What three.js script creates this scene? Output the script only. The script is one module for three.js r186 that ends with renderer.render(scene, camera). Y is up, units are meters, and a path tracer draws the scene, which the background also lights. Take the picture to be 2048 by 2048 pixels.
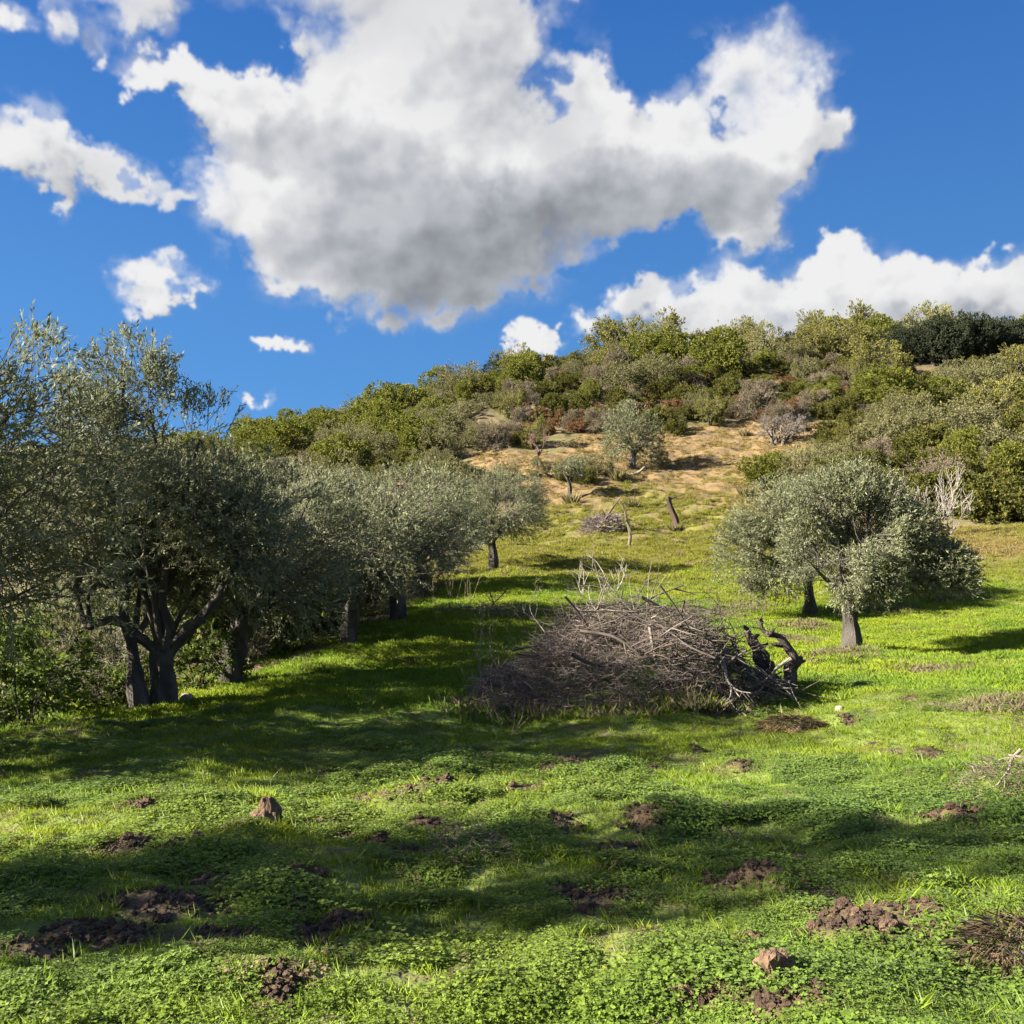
import * as THREE from 'three';

// ───────────────────────── camera, sky, sun, exposure ─────────────────────────
const EXPOSURE = 4.4;
const scene = new THREE.Scene();
const camera = new THREE.PerspectiveCamera(57, 1, 0.1, 6000);
const EYE = new THREE.Vector3(0, 1.7, 0), PITCH = 0.0561, F = 1024 / Math.tan((57 / 2) * Math.PI / 180);
camera.position.copy(EYE); camera.rotation.x = PITCH;
const renderer = new THREE.WebGLRenderer();
renderer.toneMapping = THREE.LinearToneMapping;
renderer.toneMappingExposure = EXPOSURE;
renderer.shadowMap.enabled = true;

const SUN = new THREE.Vector3(-0.866, 0.47, 0.17).normalize();
const sun = new THREE.DirectionalLight(new THREE.Color().setRGB(1, 0.92, 0.78), 5);
sun.name = 'sun'; sun.position.copy(SUN).multiplyScalar(200); sun.target.position.set(0, 5, -40);
sun.position.add(sun.target.position);
sun.castShadow = true; sun.shadow.mapSize.set(4096, 4096); sun.shadow.radius = 1;
Object.assign(sun.shadow.camera, { left: -120, right: 120, top: 90, bottom: -90, near: 1, far: 420 });
scene.add(sun, sun.target);

// ───────────────────────── small tools ─────────────────────────
function rng(seed) { let a = seed >>> 0; return () => { a = (a + 0x6D2B79F5) | 0; let t = Math.imul(a ^ (a >>> 15), 1 | a); t = (t + Math.imul(t ^ (t >>> 7), 61 | t)) ^ t; return ((t ^ (t >>> 14)) >>> 0) / 4294967296; }; }
const { clamp, lerp, smoothstep } = THREE.MathUtils;
const PERM = new Uint8Array(512); { const r = rng(77), p = [...Array(256).keys()]; for (let i = 255; i > 0; i--) { const j = Math.floor(r() * (i + 1)); [p[i], p[j]] = [p[j], p[i]]; } for (let i = 0; i < 512; i++) PERM[i] = p[i & 255]; }
const GR = new Float32Array(256); { const r = rng(5); for (let i = 0; i < 256; i++) GR[i] = r() * 2 - 1; }
const sm = (t) => t * t * (3 - 2 * t);
function noise2(x, y) {                                            // value noise, about -1 to 1
  const ix = Math.floor(x), iy = Math.floor(y), fx = sm(x - ix), fy = sm(y - iy), X = ix & 255, Y = iy & 255;
  const a = PERM[X] + Y, b = PERM[(X + 1) & 255] + Y;
  const v00 = GR[PERM[a & 511]], v01 = GR[PERM[(a + 1) & 511]], v10 = GR[PERM[b & 511]], v11 = GR[PERM[(b + 1) & 511]];
  return (v00 + (v10 - v00) * fx) * (1 - fy) + (v01 + (v11 - v01) * fx) * fy;
}
function noise3(x, y, z) {
  const ix = Math.floor(x), iy = Math.floor(y), iz = Math.floor(z), fx = sm(x - ix), fy = sm(y - iy), fz = sm(z - iz), X = ix & 255, Y = iy & 255, Z = iz & 255;
  const A = PERM[X], B = PERM[(X + 1) & 255], Y1 = (Y + 1) & 255, Z1 = (Z + 1) & 255;
  const a0 = PERM[(A + Y) & 255], a1 = PERM[(A + Y1) & 255], b0 = PERM[(B + Y) & 255], b1 = PERM[(B + Y1) & 255];
  const g = (h, k) => GR[PERM[(h + k) & 255]];
  const p = g(a0, Z), q = g(b0, Z), r = g(a1, Z), s = g(b1, Z), p1 = g(a0, Z1), q1 = g(b0, Z1), r1 = g(a1, Z1), s1 = g(b1, Z1);
  const u = (p + (q - p) * fx) * (1 - fy) + (r + (s - r) * fx) * fy, v = (p1 + (q1 - p1) * fx) * (1 - fy) + (r1 + (s1 - r1) * fx) * fy;
  return u + (v - u) * fz;
}
function fbm2(x, y, n = 4) { let s = 0, a = 0.5; for (let i = 0; i < n; i++) { s += a * noise2(x, y); x = x * 2.03 + 17.1; y = y * 2.03 + 5.7; a *= 0.5; } return s; }
function fbm3(x, y, z, n = 4) { let s = 0, a = 0.5; for (let i = 0; i < n; i++) { s += a * noise3(x, y, z); x = x * 2.03 + 17.1; y = y * 2.03 + 5.7; z = z * 2.03 + 9.2; a *= 0.5; } return s; }
// a pixel of the 2048-pixel photograph gives a direction; depth (metres along -z) comes from what the thing stands on
const cp = Math.cos(PITCH), sp = Math.sin(PITCH);
function ray(u, v) { const x = (u - 1024) / F, y = (1024 - v) / F; return new THREE.Vector3(x, y * cp + sp, -(cp - y * sp)); }
function at(u, v, d) { const r = ray(u, v); return r.multiplyScalar(d / -r.z).add(EYE); }
function pix(x, y, z) { const dy = y - EYE.y, f = -z * cp + dy * sp, h = dy * cp + z * sp; return [1024 + F * x / f, 1024 - F * h / f]; }
function inPoly(u, v, P) { let c = false; for (let i = 0, j = P.length - 1; i < P.length; j = i++) if ((P[i][1] > v) !== (P[j][1] > v) && u < (P[j][0] - P[i][0]) * (v - P[i][1]) / (P[j][1] - P[i][1]) + P[i][0]) c = !c; return c; }

// ───────────────────────── sky: air and clouds, by direction ─────────────────────────
{
  const W = 4096, H = 2048, data = new Float32Array(W * H * 4);
  // clouds: [u, v, half width, half height, weight] read off the photograph and turned into directions
  const puffs = [
    [850, 90, 260, 170], [760, 280, 300, 170], [440, 185, 130, 62], [315, 150, 75, 36], [520, 320, 140, 140], [600, 450, 160, 120], [760, 530, 230, 110], [850, 430, 330, 170],
    [1060, 360, 230, 180], [1195, 260, 140, 130], [1270, 360, 220, 130], [1490, 195, 150, 115], [1585, 280, 80, 80], [1440, 320, 160, 90], [1480, 440, 85, 95], [1065, 510, 65, 60], [960, 20, 120, 110],
    [50, 272, 105, 70], [150, 318, 110, 48], [235, 350, 50, 26], [130, 410, 24, 42], [340, 362, 40, 32], [265, 5, 80, 62], [120, 20, 26, 46], [178, 105, 22, 50], [10, 30, 44, 28],
    [315, 562, 82, 42], [355, 600, 36, 26], [575, 692, 52, 22], [256, 708, 26, 9], [515, 797, 36, 16],
    [1370, 615, 140, 78], [1275, 590, 52, 56], [1480, 625, 95, 66], [1690, 575, 115, 88], [1672, 520, 55, 55], [1820, 595, 135, 66], [1955, 605, 105, 62], [2070, 600, 90, 80], [1750, 640, 330, 66], [1060, 690, 48, 44], [1175, 645, 52, 34], [1090, 708, 54, 28],
  ].map(([u, v, a, b]) => ({ d: ray(u, v).normalize(), a: a / F, b: b / F, w: 1 }));
  const holes = [[572, 170, 40, 70], [1440, 232, 34, 22], [1105, 195, 50, 60], [985, 395, 40, 22], [1290, 140, 60, 60], [480, 90, 90, 60], [300, 240, 120, 40], [1300, 510, 130, 60], [210, 200, 40, 40]].map(([u, v, a, b]) => ({ d: ray(u, v).normalize(), a: a / F, b: b / F, w: -0.9 }));
  const greys = [[910, 480, 270, 110, 0.85], [890, 560, 160, 70, 0.7], [1240, 390, 230, 65, 0.7], [660, 300, 150, 45, 0.4], [1010, 450, 160, 70, 0.5], [1130, 280, 60, 60, 0.3], [1400, 390, 130, 50, 0.35], [200, 350, 120, 30, 0.2], [1400, 665, 140, 40, 0.2], [1800, 640, 280, 36, 0.2], [960, 120, 160, 120, 0.15]].map(([u, v, a, b, w]) => ({ d: ray(u, v).normalize(), a: a / F, b: b / F, w }));
  // the same fair-weather sky goes on all round: groups of puffs of the same sizes
  const R = rng(411), inFrame = (d) => { const f = -d.z * cp + d.y * sp; return f > 0 && Math.abs(d.x / f) < 0.72 && Math.abs((d.y * cp + d.z * sp) / f) < 0.72; };
  for (let g = 0; g < 46; g++) {
    const az = R() * Math.PI * 2, el = 0.06 + 1.3 * R() * R(), s = (0.05 + 0.09 * R()) * (0.5 + el), n = 3 + Math.floor(R() * 5);
    for (let k = 0; k < n; k++) {
      const A = az + (R() - 0.5) * s * 4 / Math.max(0.3, Math.cos(el)), E = el + (R() - 0.5) * s * 1.4, d = new THREE.Vector3(Math.cos(E) * Math.cos(A), Math.sin(E), Math.cos(E) * Math.sin(A));
      if (inFrame(d)) continue;
      const q = s * (0.6 + 0.7 * R());
      puffs.push({ d, a: q, b: q * 0.65, w: 1 });
      if (k === 0) greys.push({ d: new THREE.Vector3(d.x, d.y - q * 0.4, d.z).normalize(), a: q * 1.1, b: q * 0.45, w: 0.4 });
    }
  }
  for (const p of [...puffs, ...holes, ...greys]) {
    p.r = new THREE.Vector3(-p.d.z, 0, p.d.x).normalize(); p.t = new THREE.Vector3().crossVectors(p.r, p.d).normalize(); p.c = Math.cos(Math.min(1.4, Math.max(p.a, p.b) * 2.2)); p.one = { ...p, w: 1 }; p.wide = { ...p, a: p.a * 1.5, b: p.b * 1.7 };
  }
  const cell = 64, GW = W / cell, GH = H / cell, near = [...Array(GW * GH)].map(() => [[], []]);
  for (let j = 0; j < GH; j++) for (let i = 0; i < GW; i++) {
    const el = ((j + 0.5) / GH - 0.5) * Math.PI, az = ((i + 0.5) / GW - 0.5) * 2 * Math.PI, x = Math.cos(el) * Math.cos(az), y = Math.sin(el), z = Math.cos(el) * Math.sin(az);
    const pad = 0.075, L = near[j * GW + i];
    for (const p of [...puffs, ...holes]) if (Math.acos(clamp(p.d.x * x + p.d.y * y + p.d.z * z, -1, 1)) < Math.max(p.a, p.b) * 1.5 + pad) L[0].push(p);
    for (const p of greys) if (Math.acos(clamp(p.d.x * x + p.d.y * y + p.d.z * z, -1, 1)) < Math.max(p.a, p.b) * 2 + pad) L[1].push(p);
  }
  const fade = (t) => t * t * t * (t * (t * 6 - 15) + 10), gd = (h, x, y, z) => { h &= 15; const u = h < 8 ? x : y, v = h < 4 ? y : h === 12 || h === 14 ? x : z; return (h & 1 ? -u : u) + (h & 2 ? -v : v); };
  const perlin = (x, y, z) => {
    const ix = Math.floor(x), iy = Math.floor(y), iz = Math.floor(z); x -= ix; y -= iy; z -= iz; const X = ix & 255, Y = iy & 255, Z = iz & 255, u = fade(x), v = fade(y), w = fade(z);
    const A = PERM[X] + Y, AA = PERM[A & 255] + Z, AB = PERM[(A + 1) & 255] + Z, B = PERM[(X + 1) & 255] + Y, BA = PERM[B & 255] + Z, BB = PERM[(B + 1) & 255] + Z;
    return lerp(lerp(lerp(gd(PERM[AA & 255], x, y, z), gd(PERM[BA & 255], x - 1, y, z), u), lerp(gd(PERM[AB & 255], x, y - 1, z), gd(PERM[BB & 255], x - 1, y - 1, z), u), v), lerp(lerp(gd(PERM[(AA + 1) & 255], x, y, z - 1), gd(PERM[(BA + 1) & 255], x - 1, y, z - 1), u), lerp(gd(PERM[(AB + 1) & 255], x, y - 1, z - 1), gd(PERM[(BB + 1) & 255], x - 1, y - 1, z - 1), u), v), w);
  };
  const turb = (x, y, z, n, gain) => { let s = 0, a = 0.5; for (let i = 0; i < n; i++) { s += a * perlin(x, y, z); const p = x, q = y, t = z; x = 2.03 * (0.36 * p + 0.48 * q - 0.8 * t) + 7.1; y = 2.03 * (-0.8 * p + 0.6 * q) + 3.7; z = 2.03 * (0.48 * p + 0.64 * q + 0.6 * t) + 1.3; a *= gain; } return s; };
  const lobe = (p, x, y, z) => { const c = p.d.x * x + p.d.y * y + p.d.z * z; if (c < 0.2) return 0; const e = (p.r.x * x + p.r.y * y + p.r.z * z) / c / p.a, f = (p.t.x * x + p.t.y * y + p.t.z * z) / c / p.b, q = 1 - (e * e + f * f) * 0.5; return q > 0 ? p.w * q * q : 0; };
  const field = (L, x, y, z) => { let s = 0; for (const p of L) s += lobe(p, x, y, z); return s > 0.9 ? 0.9 + (s - 0.9) * 0.35 : s; };
  for (let j = 0; j < H; j++) {
    const el = ((j + 0.5) / H - 0.5) * Math.PI, y = Math.sin(el), ce = Math.cos(el), up = Math.max(0, el);
    for (let i = 0; i < W; i++) {
      const az = ((i + 0.5) / W - 0.5) * 2 * Math.PI, x = ce * Math.cos(az), z = ce * Math.sin(az), o = (j * W + i) * 4;
      const t = Math.pow(clamp(up / 0.78, 0, 1), 0.6), cs = x * SUN.x + y * SUN.y + z * SUN.z, glow = 1 + 0.35 * Math.pow(clamp(cs * 0.5 + 0.5, 0, 1), 2);
      let r = lerp(0.16, 0.009, t) * glow, g = lerp(0.44, 0.088, t) * glow, b = lerp(0.86, 0.39, t) * glow;
      if (el > -0.02) {
        const L = near[Math.floor(j / cell) * GW + Math.floor(i / cell)];
        if (L[0].length) {
          let any = 0; for (const p of L[0]) if (p.w > 0) any = Math.max(any, lobe(p.wide, x, y, z)); if (any < 0.05) { data[o] = r / EXPOSURE; data[o + 1] = g / EXPOSURE; data[o + 2] = b / EXPOSURE; data[o + 3] = 1; continue; }
          const wa = turb(x * 18, y * 18, z * 18, 6, 0.62) * 0.05, wb = turb(x * 18 + 40, y * 18 + 7, z * 18, 6, 0.62) * 0.05, wc = turb(x * 18, y * 18 + 80, z * 18 + 20, 6, 0.62) * 0.05;
          const X = x + wa, Y = y + wb, Z = z + wc, base = field(L[0], X, Y, Z);
          if (base > 0.01) {
            const n = turb(x * 13 + 5, y * 15, z * 13, 6, 0.55), soft = 0.26 + 0.40 * clamp(0.5 + 1.6 * perlin(x * 6, y * 6 + 9, z * 6), 0, 1);
            const veil = 0.42 * smoothstep(field(L[0], x + wa * 0.5, y + wb * 0.5, z + wc * 0.5), 0.04, 0.55) * clamp(0.45 + 2.4 * turb(x * 24 + 11, y * 30, z * 24, 4, 0.6), 0, 1);
            const D = base - 0.41 + n * 0.5, a = Math.max(veil, Math.pow(smoothstep(D, -0.06, soft), 0.9));
            if (a > 0) {
              // thickness toward the sun darkens; thick low parts are grey
              const k = 0.016, ns = turb((x + SUN.x * k) * 13 + 5, (y + 0.8 * k) * 15, (z + SUN.z * k) * 13, 4, 0.5), nb = turb(x * 13 + 5, y * 15, z * 13, 4, 0.5), D2 = field(L[0], X + SUN.x * 0.02, Y + 0.028, Z + SUN.z * 0.02);
              let grey = 0; for (const p of L[1]) grey += Math.sqrt(Math.max(0, lobe(p.one, x + wa * 0.6, y + wb * 0.6, z + wc * 0.6))) * p.w;
              const gq = (1 - Math.exp(-1.7 * Math.max(0, grey * (1 - 0.7 * nb)))) * smoothstep(D, 0.0, 0.5);
              let lit = 0.78 + clamp((base - D2) * 0.45, -0.2, 0.1) + clamp((nb - ns) * 0.5 + (n - nb) * 0.25, -0.16, 0.1); lit = clamp(lit, 0.42, 0.87) * (1 - 0.5 * gq);
              const warm = smoothstep(lit, 0.35, 0.85);
              r = lerp(r, lit * lerp(0.90, 1.0, warm), a); g = lerp(g, lit * lerp(0.95, 1.0, warm), a); b = lerp(b, lit * lerp(1.05, 1.01, warm), a);
            }
          }
        }
      }
      data[o] = r / EXPOSURE; data[o + 1] = g / EXPOSURE; data[o + 2] = b / EXPOSURE; data[o + 3] = 1;
    }
  }
  const tex = new THREE.DataTexture(data, W, H, THREE.RGBAFormat, THREE.FloatType);
  tex.mapping = THREE.EquirectangularReflectionMapping; tex.magFilter = THREE.LinearFilter; tex.needsUpdate = true;
  scene.background = tex; scene.environment = tex;
}
console.log('sky done');

// ───────────────────────── terrain ─────────────────────────
// heights come from pixels of the ground with a distance each (and points outside the frame), joined by a thin-plate spline
const CTRL = [
  // foreground and meadow
  [0, 2048, 3.6], [1024, 2048, 3.55], [2048, 2048, 3.4], [0, 1700, 6.6], [1024, 1700, 6.5], [2048, 1700, 6.1], [0, 1500, 11.2], [500, 1480, 11.6], [1024, 1480, 11.6], [1600, 1450, 12.4], [2048, 1450, 11.2],
  [330, 1412, 15.5], [700, 1292, 21], [1024, 1310, 19.5], [1400, 1300, 20], [1700, 1297, 21.5], [2048, 1310, 19.5], [850, 1200, 29], [1100, 1225, 26.5], [1620, 1228, 28], [2048, 1215, 27],
  // slope in the middle
  [1000, 1140, 37], [1250, 1130, 38], [1500, 1120, 39], [1120, 1060, 51], [1345, 1057, 52], [1500, 1040, 51], [1060, 1000, 60], [1250, 1000, 60], [1450, 990, 60], [1140, 935, 68], [1300, 930, 69], [1480, 920, 69], [1060, 900, 75], [1400, 860, 80], [1600, 850, 80],
  // right-hand bank and scrub
  [1930, 1085, 37], [2048, 1060, 39], [1750, 1060, 45], [2048, 1010, 48], [1900, 960, 58], [2048, 900, 66], [1750, 880, 72], [1880, 800, 88], [1880, 738, 100], [2048, 735, 104],
  // scrub hill and ridge
  [1500, 770, 97], [1400, 722, 116], [1600, 708, 116], [1800, 700, 112], [1100, 800, 93], [1100, 752, 116], [800, 885, 84], [800, 845, 112], [600, 950, 78], [600, 880, 108], [430, 915, 108], [430, 975, 86], [950, 790, 114], [100, 960, 108],
  // lower ground behind the row of trees
  [0, 1420, 18], [0, 1310, 27], [300, 1290, 28], [300, 1210, 40], [600, 1150, 45], [0, 1150, 58], [300, 1080, 62], [650, 1060, 58], [800, 1080, 50], [900, 1020, 58],
].map(([u, v, d]) => { const p = at(u, v, d); return [p.x, p.z, p.y]; });
for (const [x, z, y] of [[0, 0, 0], [-4, 0, -0.1], [4, 0, 0.1], [0, 8, 0.2], [-9, -3, -0.5], [-9, -9, -0.75], [9, -6, 0.2], [-20, -8, -1.6], [-20, 4, -1.2], [16, -14, 0.6], [20, 6, 0.8], [-40, -20, -2.5], [35, -25, 2.5], [55, -60, 12], [80, -100, 24], [-70, -70, 4], [-90, -110, 10], [-60, -130, 9], [-20, -140, 12], [30, -150, 26], [80, -150, 24], [0, -220, 8], [-120, -200, 4], [120, -220, 8], [0, 60, 0.5], [-80, 40, -3], [80, 40, 4], [150, -60, 14], [-160, -60, 0]]) CTRL.push([x, z, y]);
const TPS = (() => {
  const n = CTRL.length, m = n + 3, A = Array.from({ length: m }, () => new Float64Array(m + 1)), k = (r2) => r2 > 1e-9 ? r2 * Math.log(r2) : 0, S = 50;
  for (let i = 0; i < n; i++) {
    const [xi, zi, yi] = CTRL[i];
    for (let j = 0; j < n; j++) { const dx = (xi - CTRL[j][0]) / S, dz = (zi - CTRL[j][1]) / S; A[i][j] = k(dx * dx + dz * dz); }
    A[i][i] += 0.0006; A[i][n] = 1; A[i][n + 1] = xi / S; A[i][n + 2] = zi / S; A[n][i] = 1; A[n + 1][i] = xi / S; A[n + 2][i] = zi / S; A[i][m] = yi;
  }
  for (let c = 0; c < m; c++) {
    let p = c; for (let r = c + 1; r < m; r++) if (Math.abs(A[r][c]) > Math.abs(A[p][c])) p = r;
    [A[c], A[p]] = [A[p], A[c]];
    for (let r = 0; r < m; r++) if (r !== c && A[r][c]) { const f = A[r][c] / A[c][c]; for (let q = c; q <= m; q++) A[r][q] -= f * A[c][q]; }
  }
  const w = A.map((row, i) => row[m] / row[i]);
  return (x, z) => { let s = w[n] + w[n + 1] * x / S + w[n + 2] * z / S; for (let i = 0; i < n; i++) { const dx = (x - CTRL[i][0]) / S, dz = (z - CTRL[i][1]) / S, r2 = dx * dx + dz * dz; if (r2 > 1e-9) s += w[i] * r2 * Math.log(r2); } return s; };
})();
function baseHeight(x, z) {
  const far = Math.hypot(x, z + 60), f = smoothstep(far, 150, 300);
  return f >= 1 ? 0 : TPS(x, z) * (1 - f);
}
// places where the turf is dug up (pixels of the photograph on the meadow)
const DUG = [[832, 1588, 1.2], [885, 1572, .7], [917, 1585, .8], [535, 1638, .7], [260, 1699, 1], [350, 1704, .9], [318, 1810, 1.2], [408, 1815, .8], [440, 1768, .9], [583, 1760, 1], [705, 1683, .8], [758, 1686, .7], [816, 1707, .6], [599, 1810, .6], [631, 1863, .8], [694, 1847, .8], [154, 1874, .8], [238, 1868, .7], [58, 1900, .9], [472, 1884, 1], [684, 1911, .5], [562, 1953, .7], [562, 1980, .7], [673, 1656, .8], [848, 1651, .8], [1001, 1641, .8], [721, 1601, .6], [445, 1590, .7], [281, 1609, .7],
  [1093, 1541, .7], [1050, 1583, .9], [1194, 1583, .8], [1133, 1525, .7], [1119, 1647, .7], [1289, 1641, .8], [1225, 1702, 1], [1141, 1795, .8], [1207, 1806, 1], [1586, 1716, .6], [1474, 1763, .9], [1533, 1758, 1], [1623, 1787, .9], [1708, 1843, 1.1], [1681, 1875, 1.1], [1787, 1885, 1.2], [1851, 1827, 1.1], [1533, 1994, .5], [1633, 2002, .6], [1543, 2034, .5], [1347, 1975, .5], [1390, 2012, .6], [1437, 1991, .6], [1342, 1890, .6], [1310, 1875, .5], [1480, 1877, .5], [1935, 1636, .9], [1890, 1631, .9], [1867, 1509, .6], [1750, 1490, .4], [1700, 1440, .4], [960, 1520, .8], [650, 1545, .5], [720, 1560, .6], [1820, 1400, .4], [1300, 1540, .5], [1480, 1530, .5], [1400, 1500, .5]];
function micro(x, z, h) {
  const d = -z, near = smoothstep(d, 1, 3) * 1, hill = smoothstep(d, 30, 46) * (1 - smoothstep(Math.hypot(x, z), 120, 200));
  let m = near * (1 - hill) * (fbm2(x / 1.9, z / 1.5, 3) * 0.17 + fbm2(x / 0.6 + 7, z / 0.5, 3) * 0.12 + Math.abs(noise2(x / 0.23, z / 0.2)) * 0.035);
  if (hill > 0) m += hill * (fbm2(x / 6, z / 6, 3) * 0.5 + noise2(x / 1.4 + 3, h / 0.20 + noise2(x / 3, z / 3) * 1.2) * 0.17 + fbm2(x / 1.3, z / 1.0, 2) * 0.24);
  return m;
}
function height(x, z) { const h = baseHeight(x, z); let m = h + micro(x, z, h); for (const q of dugNear(x, z)) { const r2 = ((x - q.x) ** 2 + (z - q.z) ** 2) / (q.r * q.r); if (r2 < 4) m += q.r * 0.24 * Math.exp(-r2 * 1.3) * (0.6 + 0.8 * noise2(x * 9, z * 9)); } return m; }
const dugGrid = new Map();
function dugNear(x, z) { return dugGrid.get(Math.floor(x) + ',' + Math.floor(z)) || []; }
function hit(u, v) {                                               // where the line through a pixel meets the ground
  const r = ray(u, v); let t = 1.5, step = 0.05;
  for (; t < 170; t += step) { const p = r.clone().multiplyScalar(t / -r.z).add(EYE); if (p.y < height(p.x, p.z)) { let a = t - step, b = t; for (let k = 0; k < 12; k++) { const c = (a + b) / 2, q = r.clone().multiplyScalar(c / -r.z).add(EYE); if (q.y < height(q.x, q.z)) b = c; else a = c; } return r.clone().multiplyScalar(b / -r.z).add(EYE); } step = 0.03 + t * 0.006; }
  return r.multiplyScalar(150 / -r.z).add(EYE);
}
const dug = DUG.map(([u, v, s]) => { const p = hit(u, v); return { x: p.x, z: p.z, r: s * clamp(0.09 + 0.021 * -p.z, 0.13, 0.4) }; });
for (const q of dug) for (let i = -1; i <= 1; i++) for (let j = -1; j <= 1; j++) { const k = (Math.floor(q.x) + i) + ',' + (Math.floor(q.z) + j); if (!dugGrid.has(k)) dugGrid.set(k, []); dugGrid.get(k).push(q); }
function dugAt(x, z) { let s = 0; for (const q of dugNear(x, z)) { const r = Math.hypot(x - q.x, z - q.z) / q.r; s = Math.max(s, 1 - smoothstep(r + noise2(x * 7, z * 7) * 0.35, 0.55, 1.15)); } return s; }
function soilAt(x, z) { return Math.max(dugAt(x, z), smoothstep(fbm2(x / 0.55 + 31, z / 0.45, 4), 0.2, 0.36) * 0.75); }
// open hillside seen in the photograph: everything else above the meadow is scrub
const OPEN = [[-900, 2600], [-900, 1480], [0, 1475], [260, 1425], [470, 1360], [690, 1290], [860, 1195], [930, 1120], [1000, 1080], [1060, 990], [1020, 960], [930, 930], [960, 900], [1120, 905], [1160, 870], [1260, 860], [1330, 866], [1390, 852], [1500, 844], [1690, 846], [1670, 875], [1570, 905], [1500, 935], [1495, 990], [1600, 1020], [1800, 1062], [2060, 1046], [2900, 1030], [2900, 2600]];
const openAt = (x, y, z) => z > -1.5 || inPoly(...pix(x, y, z), OPEN);
const C = (r, g, b) => [r, g, b];
const mix3 = (a, b, t) => [a[0] + (b[0] - a[0]) * t, a[1] + (b[1] - a[1]) * t, a[2] + (b[2] - a[2]) * t];
function dryness(x, z, h) { const d = -z, n = fbm2(x / 9, z / 9, 4), n2 = fbm2(x / 2.2, z / 1.6, 3); return { slope: smoothstep(d + n * 16 + n2 * 5, 29, 42), earth: Math.max(smoothstep(d + n * 12 + n2 * 6 + x * 0.12, 55, 68), smoothstep(d + n * 4 + n2 * 3, 33.5, 36.5) * smoothstep(x + n * 4, 12.5, 15.5)) }; }
function groundColor(x, y, z, h) {
  const soil = soilAt(x, z), n = fbm2(x / 0.9, z / 0.9, 4), q = dryness(x, z, h);
  let c = mix3(C(0.115, 0.165, 0.02), C(0.155, 0.195, 0.022), clamp(0.5 + n, 0, 1));
  c = mix3(c, C(0.105, 0.06, 0.034), soil * 0.9);
  const olive = mix3(C(0.165, 0.155, 0.027), C(0.19, 0.137, 0.05), clamp(0.5 + n * 1.6, 0, 1));
  c = mix3(c, olive, q.slope);
  c = mix3(c, mix3(C(0.25, 0.158, 0.07), C(0.19, 0.13, 0.051), clamp(0.5 + n * 1.5, 0, 1)), q.earth * q.slope);
  return c;
}
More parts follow.
